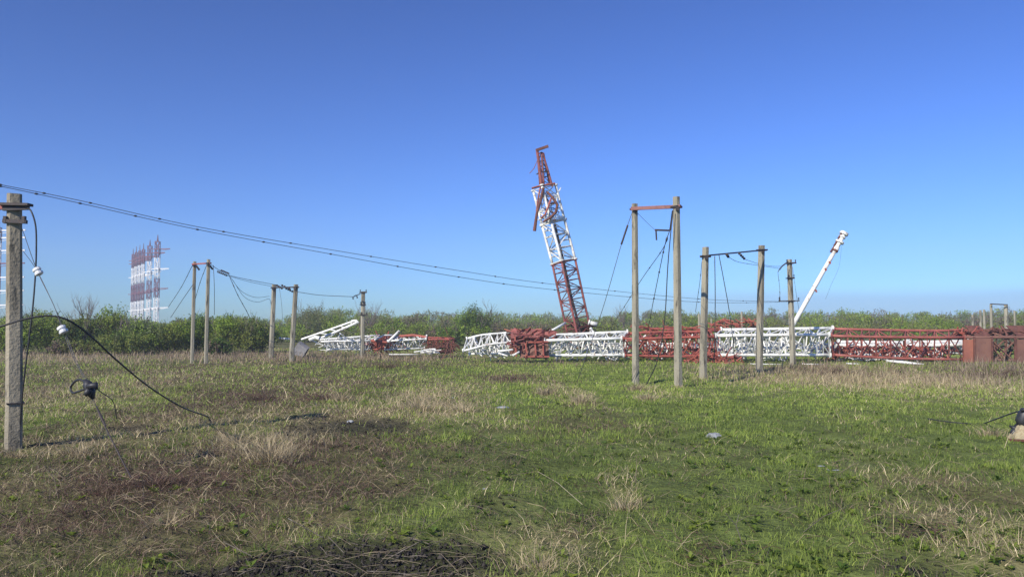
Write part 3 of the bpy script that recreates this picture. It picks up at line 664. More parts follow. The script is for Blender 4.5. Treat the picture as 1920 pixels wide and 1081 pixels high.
dA = G(1192,718).y; dA2 = G(1272,724).y; gq = G(1082,715)
W([(1186,396,dA-.1),(1166,455,dA),(1128,585,dA+.1),gq], .014, 'stay wire slanting left from the tallest portal down to the grass', 0)
cable('insulator_string', [(1177,422,dA-.05),(1171,440,dA),(1165,458,dA)], .03, 'dark', 'dark insulator string on the left stay of the tallest portal', 'insulator', CG, sm=3)
W([(1262,394,dA2-.2),(1258,432,dA2-.2),(1252,500,dA2-.1),(1246,600,dA2),(1232,676,dA2+.1),G(1211,722)], .022, 'thick dark cable hanging from the right post of the tallest portal', 0, name='hanging_cable', mat='rubber')
W([(1255,434,dA2),(1247,458,dA2),(1236,510,dA2+2),(1222,580,dA2+5),(1215,618,dA2+8)], .017, 'steep stay wire between the posts of the tallest portal', 5, 2.4)
W([(1254,436,dA2),(1243,466,dA2+.5),(1204,522,dA2+4),(1166,582,dA2+10),(1150,606,dA2+13)], .015, 'shallower stay wire running left behind the tallest portal', 6, 2.2)
W([(1196,400,dA-.1),(1210,414,dA-.1),(1228,431,dA2)], .009, 'thin wire from the left post of the tallest portal to the bracket')
W([(1197,686,dA-.1),(1192,700,dA-.15),(1180,722,dA-.2)], .013, 'short loose wire at the foot of the left tall post')
dB = G(1318,708).y; dB2 = G(1423,698).y
W([(1340,480,dB+.2),(1341,560,dB+.2),(1340,628,dB+.3),(1339,680,dB+.6)], .022, 'straight cable hanging from the second portal near its left post', name='hanging_cable')
W([(1348,478,dB+.2),(1357,525,dB+.2),(1366,575,dB+.2),(1373,625,dB+.3),(1377,672,dB+.5)], .02, 'slanting black cable hanging from the second portal', name='hanging_cable', mat='rubber')
W([(1316,490,dB),(1312,530,dB+.5),(1304,585,dB+2)], .012, 'thin stay wire left of the second portal', 2)
W([(1397,486,27.2),(1425,495,30),(1450,499,33),(1466,499,35.3)], .012, 'upper sagging wire from the second portal to the pole with three arms', 2)
W([(1366,482,26.8),(1385,491,28),(1420,497,31),(1461,503,35.2)], .012, 'lower sagging wire from the second portal to the pole with three arms', 3)
W([(1461,506,35.2),(1459,512,35.2),(1462,540,35.2),(1462,562,35.2)], .014, 'short jumper wire hanging left of the pole with three arms', 3)
W([(1486,500,35.4),(1492,545,35.4),(1498,580,36)], .011, 'thin wire hanging right of the pole with three arms')
W([(361,497,37),(340,538,40),(316,575,44)], .02, 'upper stay wire left of the thin posts', 3)
W([(362,533,37),(342,562,39),(320,595,42)], .02, 'lower stay wire left of the thin posts')
W([(387,498,37),(375,530,38),(362,575,41)], .018, 'stay wire between the two thin posts', 3)
W([(400,497,36),(402,540,36),(402,590,37)], .018, 'straight wire hanging right of the two thin posts')
W([(396,496,36.5),(412,507,37.5),(430,516,39),(470,525,40.5),(518,534,42)], .018, 'upper wire from the thin posts to the second left portal', 3)
W([(408,511,37.5),(428,517,39),(468,528,40.5),(512,537,42)], .014, 'lower wire from the thin posts to the second left portal')
for i, (xa, ya, xb, yb) in enumerate(((407,508,426,517), (414,506,430,513))):
    a = P(xa,ya,37.5); b = P(xb,yb,38.5); mb = MB(); insul(mb, a, b, .045, 6); tag(mb.build('insulator', M['dark']), ['lower','upper'][i]+' dark insulator string just right of the two thin posts', 'insulator', CG)
W([(430,517,39),(446,553,40),(462,582,42),(468,595,43)], .022, 'steep stay wire right of the two thin posts', 5)
W([(432,519,39),(452,545,39.5),(478,557,40.5),(505,555,42)], .014, 'upper drooping loop of wire left of the second left portal')
W([(436,524,39),(458,556,40),(482,566,41),(504,560,42),(508,570,42.2)], .014, 'lower drooping loop of wire left of the second left portal')
W([(524,540,42),(528,570,42),(530,600,42.5)], .012, 'thin wire hanging inside the second left portal')
W([(558,547,41),(600,553,41.5),(662,556,42)], .02, 'slack wire from the second left portal to the short pole')

# ------------------------------------------------------------------ lattice masts
def lattice(parent, chA, chB, bays, mat, name='mast_section', rc=.055, rb=.025, seed=0, jit=.0, flange=True, ladder=False, miss=0.0, bend=0):
    """three-legged lattice between two triangles of chord ends: bracing mesh, its chords and end flanges as children"""
    r = random.Random(seed); A = [Vector(a) for a in chA]; B = [Vector(b) for b in chB]; n = len(A)
    def pt(k, f):
        p = A[k].lerp(B[k], f)
        if bend: p = p+Vector((0, 0, -bend*4*f*(1-f)))+Vector((math.sin(f*9+k)*jit*.3, 0, math.cos(f*7+k*2)*jit*.3))
        return p
    br = MB(); J = lambda: Vector((r.gauss(0, jit), r.gauss(0, jit), r.gauss(0, jit)))
    for i in range(bays+1):
        f = i/bays
        for k in range(n):
            k2 = (k+1) % n
            if r.random() >= miss: br.tube(pt(k, f), pt(k2, f), rb, 5)
            if i < bays and r.random() >= miss:
                g_ = (i+1)/bays; a, b = (pt(k, f), pt(k2, g_)) if (i+k) % 2 else (pt(k2, f), pt(k, g_))
                br.path([a, (a+b)/2+J(), b], rb, 5)
                if jit == 0 or r.random() < .5: br.tube((a+b)/2, pt(k if (i+k) % 2 == 0 else k2, (f+g_)/2), rb*.7, 4)
    sec = br.build(name, mat, parent)
    for k in range(n):
        c = MB(); c.path([pt(k, j/6) for j in range(7)], rc, 8); c.build('chord', mat, sec, smooth=True)
    if flange:
        for pts, s in ((A, .012), (B, -.012)):
            c = MB()
            for k in range(n):
                d = (B[k]-A[k]).normalized(); c.tube(pts[k]-d*.03, pts[k]+d*.03, rc*1.9, 10)
            c.build('flange', mat, sec)
    return sec
def tangle(r, centre, ext, count, rad, lmin=.4, lmax=1.5, flat=.45, bentf=.3):
    mb = MB()
    for i in range(count):
        c = Vector((centre[0]+r.uniform(-1, 1)*ext[0], centre[1]+r.uniform(-1, 1)*ext[1], centre[2]+r.uniform(-1, 1)*ext[2]))
        d = Vector((r.gauss(0, 1), r.gauss(0, .5), r.gauss(0, flat))).normalized(); L = r.uniform(lmin, lmax); m_ = Vector((r.gauss(0, bentf*.3), r.gauss(0, bentf*.3), r.gauss(0, bentf*.3)))
        a, b = c-d*L/2, c+d*L/2; a.z = max(a.z, .02); b.z = max(b.z, .02); mm = c+m_*L; mm.z = max(mm.z, .03)
        mb.path([a, mm, b], rad*r.uniform(.6, 1.3), 5)
    return mb
def crumple(a, b, h, seed, amp=.12, nx=9, nz=5, depth=0.0, thick=.012):
    """buckled sheet between a and b, h tall, with thickness"""
    r = np.random.default_rng(seed); A = np.array(a); B = np.array(b); V = []; s = seed*13.7; jit = r.normal(size=(nz+1, nx+1, 3))*.34
    for side in (0, 1):
        for j in range(nz+1):
            for i in range(nx+1):
                f, g_ = i/nx, j/nz; p = A+(B-A)*f
                o = (fbm(np.array([f*3+s]), np.array([g_*2.4+s]), seed, 2)[0]-.5)*2*amp*2
                o2 = (fbm(np.array([f*4+s]), np.array([g_*3]), seed+9, 2)[0]-.5)*amp*1.5
                j1, j2, j3 = jit[j, i]*amp
                V.append((p[0]+o2+j1, p[1]+o+j2*1.3+side*thick+depth*g_, p[2]+h*g_+o2*.8+j3*.7))
    mb = MB(); mb.v = [Vector(v) for v in V]; n = (nx+1)*(nz+1); w = nx+1
    for j in range(nz):
        for i in range(nx):
            a_ = j*w+i; mb.f.append((a_, a_+1, a_+w+1, a_+w)); mb.f.append((n+a_, n+a_+w, n+a_+w+1, n+a_+1))
    for i in range(nx): mb.f.append((i+1, i, n+i, n+i+1)); e = nz*w+i; mb.f.append((e, e+1, n+e+1, n+e))
    for j in range(nz): e = j*w; mb.f.append((e, e+w, n+e+w, n+e)); e = j*w+nx; mb.f.append((e+w, e, n+e, n+e+w))
    return mb
DL, DT, DBK = 38.3, 37.7, 38.9
def tri(lo, fr, bk): return [P(lo[0], lo[1], DL), P(fr[0], fr[1], DT), P(bk[0], bk[1], DBK)]
fm = empty('fallen_mast', (12, 38.3, 0), 'long fallen lattice mast in red and white sections across the right half of the field', 'mast')
lattice(fm, tri((880,664),(868,657),(875,634)), tri((958,664),(957,641),(962,622)), 6, M['white'], rc=.05, rb=.024, jit=.06, seed=2, bend=-.05)
lattice(fm, tri((1028,666),(1021,638),(1038,628)), tri((1169,665),(1165,634),(1176,622)), 7, M['white'], rc=.075, rb=.034, jit=.03, seed=3)
lattice(fm, tri((1172,666),(1168,634),(1178,624)), tri((1344,666),(1340,631),(1350,619)), 8, M['red'], rc=.06, rb=.03, jit=.06, seed=4, bend=.02)
lattice(fm, tri((1347,665),(1341,629),(1352,618)), tri((1556,665),(1554,627),(1561,615)), 9, M['white'], rc=.078, rb=.036, jit=.03, seed=5)
lattice(fm, tri((1562,665),(1558,629),(1563,616)), tri((1806,674),(1808,632),(1806,619)), 9, M['red_faded'], rc=.066, rb=.03, jit=.02, seed=6, bend=.04)
lattice(fm, tri((1808,674),(1809,632),(1806,619)), tri((2080,676),(2085,632),(2080,618)), 7, M['panel'], rc=.07, rb=.04, jit=0, seed=7)
# the boxed base of the mast: plates between the chords
def plate(x1, x2, y1, y2, D, mat, th=.05, name='panel', dz=0):
    a = P(x1, y2, D); b = P(x2, y1, D); mb = MB(); mb.box(((a.x+b.x)/2, D, (a.z+b.z)/2), (b.x-a.x, th, b.z-a.z)); o = mb.build(name, M[mat], fm); return o
plate(1808,1826,636,679,37.60,'orange'); plate(1829,1859,634,683,37.55,'panel'); plate(1906,1940,636,682,37.58,'panel')
for (x, y1, y2) in ((1827,631,682), (1860,631,680), (1904,631,681), (1941,631,681)):
    mb = MB(); a = P(x,y1,37.52); b = P(x,y2,37.52); mb.beam(b, a, .07, .10, (0, 1, 0)); mb.build('stiffener', M['rust'], fm)
for (x1, x2, mt) in ((1828,1856,'rust'), (1907,1940,'rust')):
    a = P(x1,627,37.9); b = P(x2,627,37.9); mb = MB(); rmx = Matrix.Rotation(R(28), 3, 'X'); mb.box(((a.x+b.x)/2, 38.3, a.z+.18), (b.x-a.x, 1.0, .04), rmx); mb.build('deck_plate', M[mt], fm)
for (a, b) in (((1862,640),(1900,676)), ((1864,676),(1900,641)), ((1862,652),(1882,677))):
    mb = MB(); mb.beam(P(*a,37.66+(a[1]>660)*.07), P(*b,37.66+(a[1]>660)*.07), .04, .09, (0,1,0)); mb.build('brace', M['panel'], fm)
# buckled red section
for i, (x1, x2, y1, y2, D, mt, amp) in enumerate(((958,1030,643,617,37.6,'mastred',.14), (975,1028,672,640,37.5,'panel',.10), (955,1000,632,619,38.2,'red_faded',.14), (985,1045,640,621,38.4,'mastred',.14), (955,978,664,633,37.8,'panel',.1), (1000,1026,668,642,37.7,'orange',.1))):
    a = P(x1,y1,D); b = P(x2,y1,D); h = P(x1,y2,D).z-a.z; crumple(a, b, h, 40+i, amp).build('crumpled_panel', M[mt], fm)
for (x1, y1, x2, y2) in ((965,628,968,668), (985,640,988,670), (1003,642,1005,670), (1018,640,1019,668), (962,642,1028,640), (984,668,1030,668)):
    mb = MB(); mb.beam(P(x1,y1,37.35), P(x2,y2,37.35), .07, .07, (0, 1, 0)); mb.build('rib', M['red'], fm)
r = random.Random(11)
def heap(name, cx, cy, D, ex, ey, ez, cnt, rad, mat, label, group='tangled scrap of the fallen masts', **k):
    c = P(cx, cy, D); o = tangle(r, c, (ex, ey, ez), cnt, rad, **k).build(name, M[mat]); return tag(o, label, 'scrap', group)
heap('scrap_bars', 1270, 622, 40.5, 1.9, .6, .24, 80, .03, 'red', 'heap of bent red bars between the posts of the tallest portal', lmax=1.3, flat=.16, bentf=.15)
heap('scrap_bars', 1260, 655, 40.0, 2.1, .5, .38, 80, .03, 'red', 'low tangle of red bars under the fallen mast right of the tallest portal', flat=.3)
heap('scrap_bars', 1230, 650, 40.4, 2.2, .4, .22, 34, .035, 'white', 'white bars tangled under the red fallen section')
heap('scrap_bars', 1340, 674, 37.3, 1.2, .25, .12, 50, .028, 'red', 'scattered red bars on the ground at the foot of the second portal')
heap('scrap_bars', 1380, 607, 47, 1.3, .6, .25, 46, .035, 'red', 'far heap of red bars seen above the white fallen section', flat=.2, lmax=1.0)
heap('scrap_bars', 1450, 655, 40.2, 2.6, .5, .36, 130, .035, 'white', 'dense tangle of white bars inside the white fallen section')
heap('scrap_bars', 1100, 655, 40.2, 1.8, .5, .36, 85, .035, 'white', 'tangle of white bars inside the white section below the leaning mast')
heap('scrap_bars', 1660, 660, 39.8, 3.0, .5, .26, 150, .03, 'red', 'dark red tangle of bars behind the long red section')
heap('scrap_bars', 1690, 668, 39.4, 3.0, .4, .14, 40, .032, 'white', 'white splinters of bars below the long red section')
heap('scrap_bars', 920, 655, 39.2, 1.0, .5, .28, 55, .028, 'white', 'fine white bars inside the tilted white section', lmax=.8, flat=.3)
heap('scrap_bars', 995, 640, 37.3, .95, .2, .5, 10, .03, 'mastred', 'bent red bars sticking out of the crumpled red panels', lmax=.9, flat=.6)
heap('scrap_bars', 985, 622, 38.0, .8, .3, .12, 26, .03, 'orange', 'bent rusty strips on top of the crumpled red panels', lmax=.8, flat=.2)
heap('scrap_bars', 850, 648, 40.5, .5, .4, .3, 16, .022, 'rust', 'few thin rusty bars left of the tilted white section', flat=.9)
heap('scrap_bars', 1085, 617, 41.5, .7, .5, .22, 44, .024, 'rust', 'rusty broken bars around the foot of the leaning mast')
heap('scrap_bars', 1880, 660, 40, 2.0, .5, .35, 50, .035, 'dark', 'dark tangled bars inside the rusty base of the fallen mast')
heap('scrap_bars', 1885, 623, 38.6, 2.2, .4, .12, 90, .045, 'rust', 'rusty bars lying along the top of the boxed base of the fallen mast', flat=.15, lmax=1.1)
heap('scrap_bars', 1815, 622, 38.3, .5, .3, .10, 22, .03, 'red', 'red bars on top of the orange panel', flat=.3, lmax=.6)
# a second mast lies behind, lower
sm_ = empty('fallen_mast', (14, 41, 0), 'lower crushed white mast lying behind the long red section', 'mast')
def tri2(x, y, s=1): return [P(x, y+14*s, 41.0), P(x, y, 40.4), P(x+6, y-6*s, 41.5)]
lattice(sm_, tri2(1566,647), tri2(1690,648), 7, M['white'], rc=.09, rb=.05, jit=.08, seed=21)
lattice(sm_, tri2(1694,648), tri2(1806,646), 7, M['white'], rc=.10, rb=.06, jit=.09, seed=22)
lattice(sm_, tri2(1215,651), tri2(1340,651), 6, M['white'], rc=.07, rb=.035, jit=.08, seed=23)
# white pipe on the ground
def pipe(name, pts, rr, mat, label, cat='pipe', n=10):
    mb = MB(); p = [P(*a) for a in pts]; mb.path(p, rr, n)
    d0 = (p[1]-p[0]).normalized(); mb.tube(p[0]-d0*.02, p[0]+d0*.04, (rr[0] if hasattr(rr, '__len__') else rr)*1.5, n)
    return tag(mb.build(name, M[mat], smooth=True), label, cat, 'loose pipes lying about the wreckage')
pipe('pipe', [(1663,676,36.9),(1695,679,36.6),(1732,683,36.3)], [.05,.07,.045], 'white', 'bent white pipe lying on the grass below the long red section')
pipe('pipe', [(1505,682,36.2),(1545,683,36.0)], .03, 'white', 'thin white pipe on the ground right of the pole with three arms')
pipe('pipe', [(1588,681,36.3),(1612,682,36.2)], .03, 'white', 'short white pipe on the ground at the left end of the long red section')
pipe('pipe', [(1408,682,36.2),(1466,683,36.0)], .03, 'white', 'thin white pipe on the ground left of the pole with three arms')
pipe('pipe', [(1030,622,39.2),(1060,605,40)], .06, 'white', 'white pipe slanting up to the foot of the leaning mast')
pipe('pipe', [(1104,604,41),(1119,608,41)], [.10,.13], 'white', 'short white drum just right of the foot of the leaning mast')
pipe('pipe', [(1108,616,40),(1117,628,38.6)], .05, 'white', 'short white pipe leaning down right of the leaning mast')
pipe('pipe', [(936,658,37.5),(962,655,37.4)], .05, 'white', 'white pipe stub left of the crumpled red panels')
pipe('pipe', [(962,666,37),(974,659,37.1)], .045, 'white', 'short white pipe propped against the crumpled red panels')
pipe('pipe', [(936,662,37.2),(952,667,36.9)], .035, 'white', 'thin white rod lying before the tilted white section')
# white tube standing aslant on the right
lt = empty('leaning_tube', P(1458,664,44), 'long white tube leaning right with a flanged head against the sky', 'tube')
a, b = P(1456,664,44), P(1572,458,44)
mb = MB(); mb.path([a, a.lerp(b, .5), b], [.125,.125,.11], 14); mb.build('tube', M['white'], lt, smooth=True)
d = (b-a).normalized(); mb = MB(); e = P(1583,437,44)
mb.tube(b-d*.35, b-d*.2, .17, 12); mb.tube(b-d*.2, e, .13, 12); mb.tube(b+d*.1, b+d*.2, .24, 14); mb.tube(e-d*.1, e+d*.04, .24, 14); mb.tube(e-d*.28, e-d*.22, .2, 14); mb.build('head', M['white'], lt)
mb = MB()
for f in (-.5, -.1, .35): mb.tube(b+d*f+Vector((-.22,-.05,0)), b+d*(f+.3)+Vector((-.16,-.05,.05)), .05, 6)
mb.tube(b-d*.45, b-d*.35, .18, 12); mb.build('fitting', M['rust'], lt)
for (x, y) in ((1556,492), (1548,505), (1530,545)):
    mb = MB(); mb.box(P(x,y,43.85), (.09,.05,.16), Matrix.Rotation(R(-30),3,'Y')); mb.build('bracket', M['red_faded'], lt)
W([(1578,462,44),(1573,500,44),(1560,530,44),(1548,560,44.5)], .008, 'thin loose wire dangling from the leaning white tube')

# the leaning mast
lm = empty('leaning_mast', P(1086,655,41), 'broken red and white lattice mast leaning left with a mangled top', 'mast')
LD = 41.0
def ring(x, y, s=1.0, rot=0.0, tilt=R(-12.8)):
    """triangle of chord points round the axis point at this pixel"""
    c = P(x, y, LD); R_ = .70*s; ax = Matrix.Rotation(tilt, 3, 'Y'); out = []
    for k in range(3):
        t = R(-100+rot)+k*2*math.pi/3; out.append(c+ax @ Vector((math.cos(t)*R_, math.sin(t)*R_, 0)))
    return out
lattice(lm, ring(1090,650), ring(1056,491), 9, M['mastred'], rc=.06, rb=.026, seed=31, jit=.03)
s2 = lattice(lm, ring(1055.5,489), ring(1036,416), 3, M['white'], rc=.072, rb=.034, seed=32)
s3 = lattice(lm, ring(1035.5,414), ring(1019,350), 3, M['white'], rc=.065, rb=.026, seed=33, jit=.03, miss=.15)
lattice(lm, ring(1021,347,.42), ring(1014,287,.26,20), 4, M['mastred'], rc=.05, rb=.02, seed=34, flange=False, jit=.03, miss=.2)
mb = MB(); mb.path([P(1094,640,LD-.1), P(1072,560,LD-.1), P(1057,492,LD-.05), P(1040,420,LD)], .065, 7); mb.build('cable_run', M['dark'], lm)
def part_path(name, pts, rr, mat, n=6):
    mb = MB(); mb.path([P(*a) for a in pts], rr, n); return mb.build(name, M[mat], lm)
part_path('top_pole', [(1016,352,LD-.3),(1011,310,LD-.3),(1007,281,LD-.3)], .085, 'mastred')
mb = MB(); mb.beam(P(1005,282,LD-.35), P(1028,274,LD-.35), .12, .13); mb.build('top_arm', M['rust'], lm)
part_path('top_pole', [(1036,350,LD-.1),(1027,318,LD-.1),(1019,292,LD-.1)], .055, 'mastred')
part_path('bent_bar', [(1006,327,LD-.3),(1012,323,LD-.3),(1028,321,LD-.3)], .03, 'dark', 4)
part_path('bent_bar', [(993,325,LD-.3),(1001,316,LD-.3),(1008,300,LD-.3),(1012,293,LD-.3)], .016, 'red_faded', 4)
part_path('crossbar', [(997,353,LD-.7),(1015,348,LD-.7),(1041,344,LD-.7)], .06, 'mastred')
part_path('hanging_leg', [(1019,352,LD-.75),(1013,378,LD-.85),(1007,398,LD-.9),(1002,433,LD-.85)], [.075,.08,.07,.09], 'rust', 7)
part_path('hanging_leg', [(1013,352,LD-.75),(1009,372,LD-.8),(1006,396,LD-.85)], .05, 'mastred', 6)
part_path('twisted_bar', [(1026,360,LD-.7),(1036,370,LD-.95),(1045,384,LD-1.0),(1042,398,LD-1.0),(1032,408,LD-.95),(1018,416,LD-.9)], [.06,.07,.075,.075,.075,.06], 'rust', 6)
part_path('twisted_bar', [(1033,372,LD-.8),(1028,388,LD-.95),(1022,402,LD-.95),(1015,408,LD-.9)], .05, 'red', 6)
part_path('twisted_bar', [(1020,365,LD-.4),(1032,381,LD-.6),(1044,378,LD-.5)], .035, 'dark', 5)
c = P(1033,385,LD); mb = tangle(random.Random(4), c, (.45,.5,.8), 26, .022, .3, .9, flat=.9); mb.build('torn_bars', M['white'], lm)
c = P(1027,388,LD-.4); mb = tangle(random.Random(6), c, (.4,.4,.8), 14, .024, .3, .8, flat=.9); mb.build('torn_bars', M['rust'], lm)

# left wreckage
lw = empty('fallen_mast', (-7, 43.5, 0), 'shorter fallen mast of crumpled white and red lattice on the left, behind the short pole', 'mast')
def tri3(lo, fr, bk, D=43.5): return [P(lo[0], lo[1], D+.5), P(fr[0], fr[1], D), P(bk[0], bk[1], D+1)]
lattice(lw, tri3((612,654),(603,640),(600,636)), tri3((690,655),(694,638),(712,628)), 7, M['white'], rc=.045, rb=.022, jit=.14, seed=51, flange=False)
lattice(lw, tri3((722,655),(727,639),(722,633)), tri3((796,652),(799,635),(800,630)), 7, M['white'], rc=.05, rb=.024, jit=.04, seed=52)
lattice(lw, tri3((700,654),(696,638),(716,630)), tri3((724,654),(728,642),(740,628)), 3, M['red'], rc=.06, rb=.03, jit=.1, seed=53, flange=False)
lattice(lw, tri3((803,662),(804,636),(802,632)), tri3((846,660),(848,636),(852,634)), 5, M['red'], rc=.045, rb=.025, jit=.12, seed=54, flange=False)
mb = MB(); mb.path([P(748,630,44.3),P(775,628,44.3),P(800,632,44.2)], .075, 8); mb.build('chord', M['red'], lw)
heap('scrap_bars', 650, 645, 45, 1.5, .5, .32, 100, .02, 'white', 'tangle of white bars behind the short pole', lmax=.9)
heap('scrap_bars', 715, 647, 44.6, 1.0, .5, .25, 60, .028, 'red', 'red bars between the white parts of the left wreckage')
heap('scrap_bars', 826, 650, 43.6, .7, .4, .26, 80, .022, 'rust', 'dark red crushed bars at the right end of the left wreckage', lmax=.9, flat=.3)
heap('scrap_bars', 805, 658, 42.6, .5, .3, .1, 14, .028, 'white', 'few white bars on the ground below the left wreckage', flat=.12, lmax=.9)
pipe('pipe', [(728,640,43),(749,620,43.2)], .07, 'white', 'white pipe sticking up from the left wreckage')
pipe('pipe', [(703,637,43.4),(720,628,43.6),(736,628,43.6)], .045, 'white', 'bent white pipe over the red part of the left wreckage')
pipe('pipe', [(730,664,41.8),(790,664,41.8)], .025, 'white', 'thin white rod on the grass below the left wreckage')
pipe('pipe', [(503,632,52),(516,632,52)], .06, 'white', 'white scrap just left of the second left portal, in the bushes')
pipe('pipe', [(524,634,52),(543,635,52)], .07, 'white', 'white scrap between the posts of the second left portal')
bo = empty('raised_boom', P(566,638,46), 'white ladder-like boom rising to the right above the concrete slab', 'boom')
mb = MB(); mb.path([P(565,636,46),P(620,617,46),P(662,602,46)], .06, 8); mb.build('rail', M['white'], bo)
mb = MB(); mb.path([P(595,636,45.4),P(632,621,45.4),P(668,605,45.4)], .07, 8); mb.build('rail', M['white'], bo)
for f in (0.35, .55, .75, .95):
    mb = MB(); mb.tube(P(565,636,46).lerp(P(662,602,46), f), P(595,636,45.4).lerp(P(668,605,45.4), f-.05), .03, 6); mb.build('rung', M['white'], bo)
mb = MB(); mb.path([P(660,602,46),P(668,601,45.7),P(671,604,45.4),P(664,607,45.4)], .08, 8); mb.build('end_cap', M['white'], bo)
mb = MB(); mb.path([P(580,637,45.5),P(592,632,45.5),P(600,634,45.3)], .11, 8); mb.build('foot', M['white'], bo)
mb = MB(); rm = Matrix.Rotation(R(35), 3, 'Y') @ Matrix.Rotation(R(20), 3, 'X'); c = P(565,655,43); mb.box(c, (.62,.35,.62), rm); mb.box(c+Vector((-.12,.2,-.1)), (.5,.3,.5), Matrix.Rotation(R(20),3,'Y'))
tag(mb.build('concrete_slab', M['slab']), 'broken grey concrete block tipped up in the grass under the raised boom', 'concrete block')

# ------------------------------------------------------------------ far standing masts
def far_mast(px, ptop, D, wpx, label, group, arms, armr=4.7, bands=((0,'w'),(.185,'r'),(.39,'w'),(.60,'r')), pale=1):
    t = P(px, ptop, D); x = t.x; H = t.z; w = wpx*D/FPX/2*.78
    root = empty('lattice_mast', (x, D, 0), label, 'mast', group)
    edges = [0, .30, .50, .75, 1.0]; cols = ['farwhite', 'farred', 'farwhite', 'farred']
    edges = [0]+[(P(px, y, D).z)/H for y in arms['bands']]+[.93]
    for i in range(4):
        z0, z1 = edges[i]*H, edges[i+1]*H; A = []; B = []
        for k in range(4):
            a = math.pi/4+k*math.pi/2; A.append((x+math.cos(a)*w*1.3, D+math.sin(a)*w*1.3, z0)); B.append((x+math.cos(a)*w*1.3, D+math.sin(a)*w*1.3, z1))
        lattice(root, A, B, max(2, int((z1-z0)/2)), M[cols[i]], rc=.15, rb=.085, flange=False)
    mb = MB(); mb.path([(x, D, edges[4]*H-.1), (x, D, H)], [w*.55, .1], 4); mb.build('spire', M['farred'], root)
    for (y, mt, k) in arms['arms']:
        z = P(px, y, D).z; mb = MB(); mb.beam((x-w*1.3, D, z), (x+armr*k, D, z+.15), .32, .36); mb.beam((x-w, D, z-.9), (x+armr*k*.92, D, z), .12, .12); mb.box((x, D, z), (w*2.4, w*2.4, .35)); mb.beam((x-w, D, z), (x-w-1.4, D, z), .25, .28); mb.build('arm', M[mt], root)
    return root
MG = 'far row of standing masts'
nm = ['leftmost','second from left','third from left','fourth from left','fifth from left','rightmost and tallest']
for i, (px, pt_, D, w) in enumerate(((250,466,353,4.4), (256,462,345,4.4), (262.5,459,337,4.6), (269.5,456,331,5.2), (281.5,449,317,8.5), (296,440,300,9.5))):
    s = (HOR-pt_)/(HOR-440.0); Y = lambda y: HOR-(HOR-y)*s
    far_mast(px, pt_, D, w, nm[i]+' of the six far red and white masts above the thicket', MG,
        {'bands': (Y(558), Y(522), Y(483)), 'arms': ((Y(474),'farred',.6), (Y(467),'farred',1.0), (Y(504),'farwhite',.95), (Y(541),'farred',.9), (Y(577),'farwhite',.95))})
far_mast(-1, 412, 215, 8, 'pale mast at the left edge, half hidden by the nearest pole', MG,
    {'bands': (548, 500, 455), 'arms': ((432,'farwhite',1), (446,'farwhite',1), (470,'farwhite',1), (494,'farred',1), (520,'farwhite',1), (545,'farwhite',1), (572,'farwhite',1))}, armr=7.2)

# ------------------------------------------------------------------ small things in the grass
def rag(px, py, s, mat, label, cat, seed, name='plastic_bag', flat=.6):
    c = G(px, py); r = np.random.default_rng(seed); V = []; F = []; nu, nv = 14, 8
    for j in range(nv+1):
        for i in range(nu):
            a = 2*math.pi*i/nu; e = math.pi*j/nv; q = 1+.45*(fbm(np.array([math.cos(a)*1.6+seed]), np.array([math.sin(a)*1.6+e*1.3]), seed, 3)[0]-.5)*2
            V.append((c.x+math.cos(a)*math.sin(e)*s*.85*q, c.y+math.sin(a)*math.sin(e)*s*.6*q, ghf(c.x, c.y)+s*flat*.3+math.cos(e)*s*flat*.6*q))
    for j in range(nv):
        for i in range(nu): F.append((j*nu+i, (j+1)*nu+i, (j+1)*nu+(i+1) % nu, j*nu+(i+1) % nu))
    mb = MB(); mb.v = [Vector(v) for v in V]; mb.f = F; return tag(mb.build(name, M[mat]), label, cat, 'litter in the grass')
rag(1338,820,.125,'bag','crumpled grey plastic bag in the green grass on the right','plastic bag',3)
rag(1328,818,.05,'bag','small white corner of plastic beside the crumpled grey bag','litter',13,'litter')
rag(943,763,.16,'bag','flattened grey plastic sheet in the middle of the field','plastic sheet',5,'plastic_sheet',.3)
rag(657,787,.07,'bag','white scrap above the dark burnt patch','litter',7,'litter')
rag(848,745,.09,'bag','small flat white scrap in the straw at centre left','litter',9,'litter',.2)
rag(1562,880,.08,'bag','flat white scrap in the grass at lower right','litter',10,'litter',.2)
rag(1540,867,.06,'bag','smaller white scrap in the grass at lower right','litter',12,'litter',.2)
rag(910,924,.03,'bag','tiny white speck of litter beside a dark hollow','litter',14,'litter',.4)
# wrapped bundle at the right edge
c = G(1922,826); root = empty('wrapped_bundle', c, 'black wrapped bundle on a cream block at the right edge of the field', 'bundle')
mb = MB(); D_ = c.y
mb.path([P(1914,823,D_),P(1914,817,D_),P(1917,806,D_),P(1919,797,D_)], [.16,.15,.11,.06], 6); mb.build('block', M['cream'], root)
mb = MB(); mb.path([P(1920,800,D_+.0),P(1916,788,D_+.02),P(1920,775,D_-.0),P(1919,764,D_-.0)], [.06,.09,.08,.03], 7); mb.path([P(1910,798,D_+.1),P(1901,803,D_+.05),P(1892,797,D_+.1)], [.06,.035,.01], 5); mb.path([P(1906,800,D_+.1),P(1901,810,D_+.02),P(1902,823,D_)], [.05,.055,.03], 5); mb.path([P(1915,770,D_-.05),P(1925,763,D_-.1)], [.02,.01], 5)
mb.build('black_wrap', M['rubber'], root, smooth=True)
mb = MB(); mb.beam(P(1893,824,D_-.2), P(1935,826,D_-.2), .05, .03); mb.build('strip', M['rust'], root)
cable('loose_cable', [(1920,768,D_-.1),(1895,775,D_+.4),(1862,787,D_+1.2),(1838,795,D_+2),G(1815,799)+Vector((0,0,.05)),G(1780,797)+Vector((0,0,.06)),G(1740,790)+Vector((0,0,.05))], .011, 'rubber', 'thin black cable sagging from the bundle at the right edge to the grass', 'cable', CG)
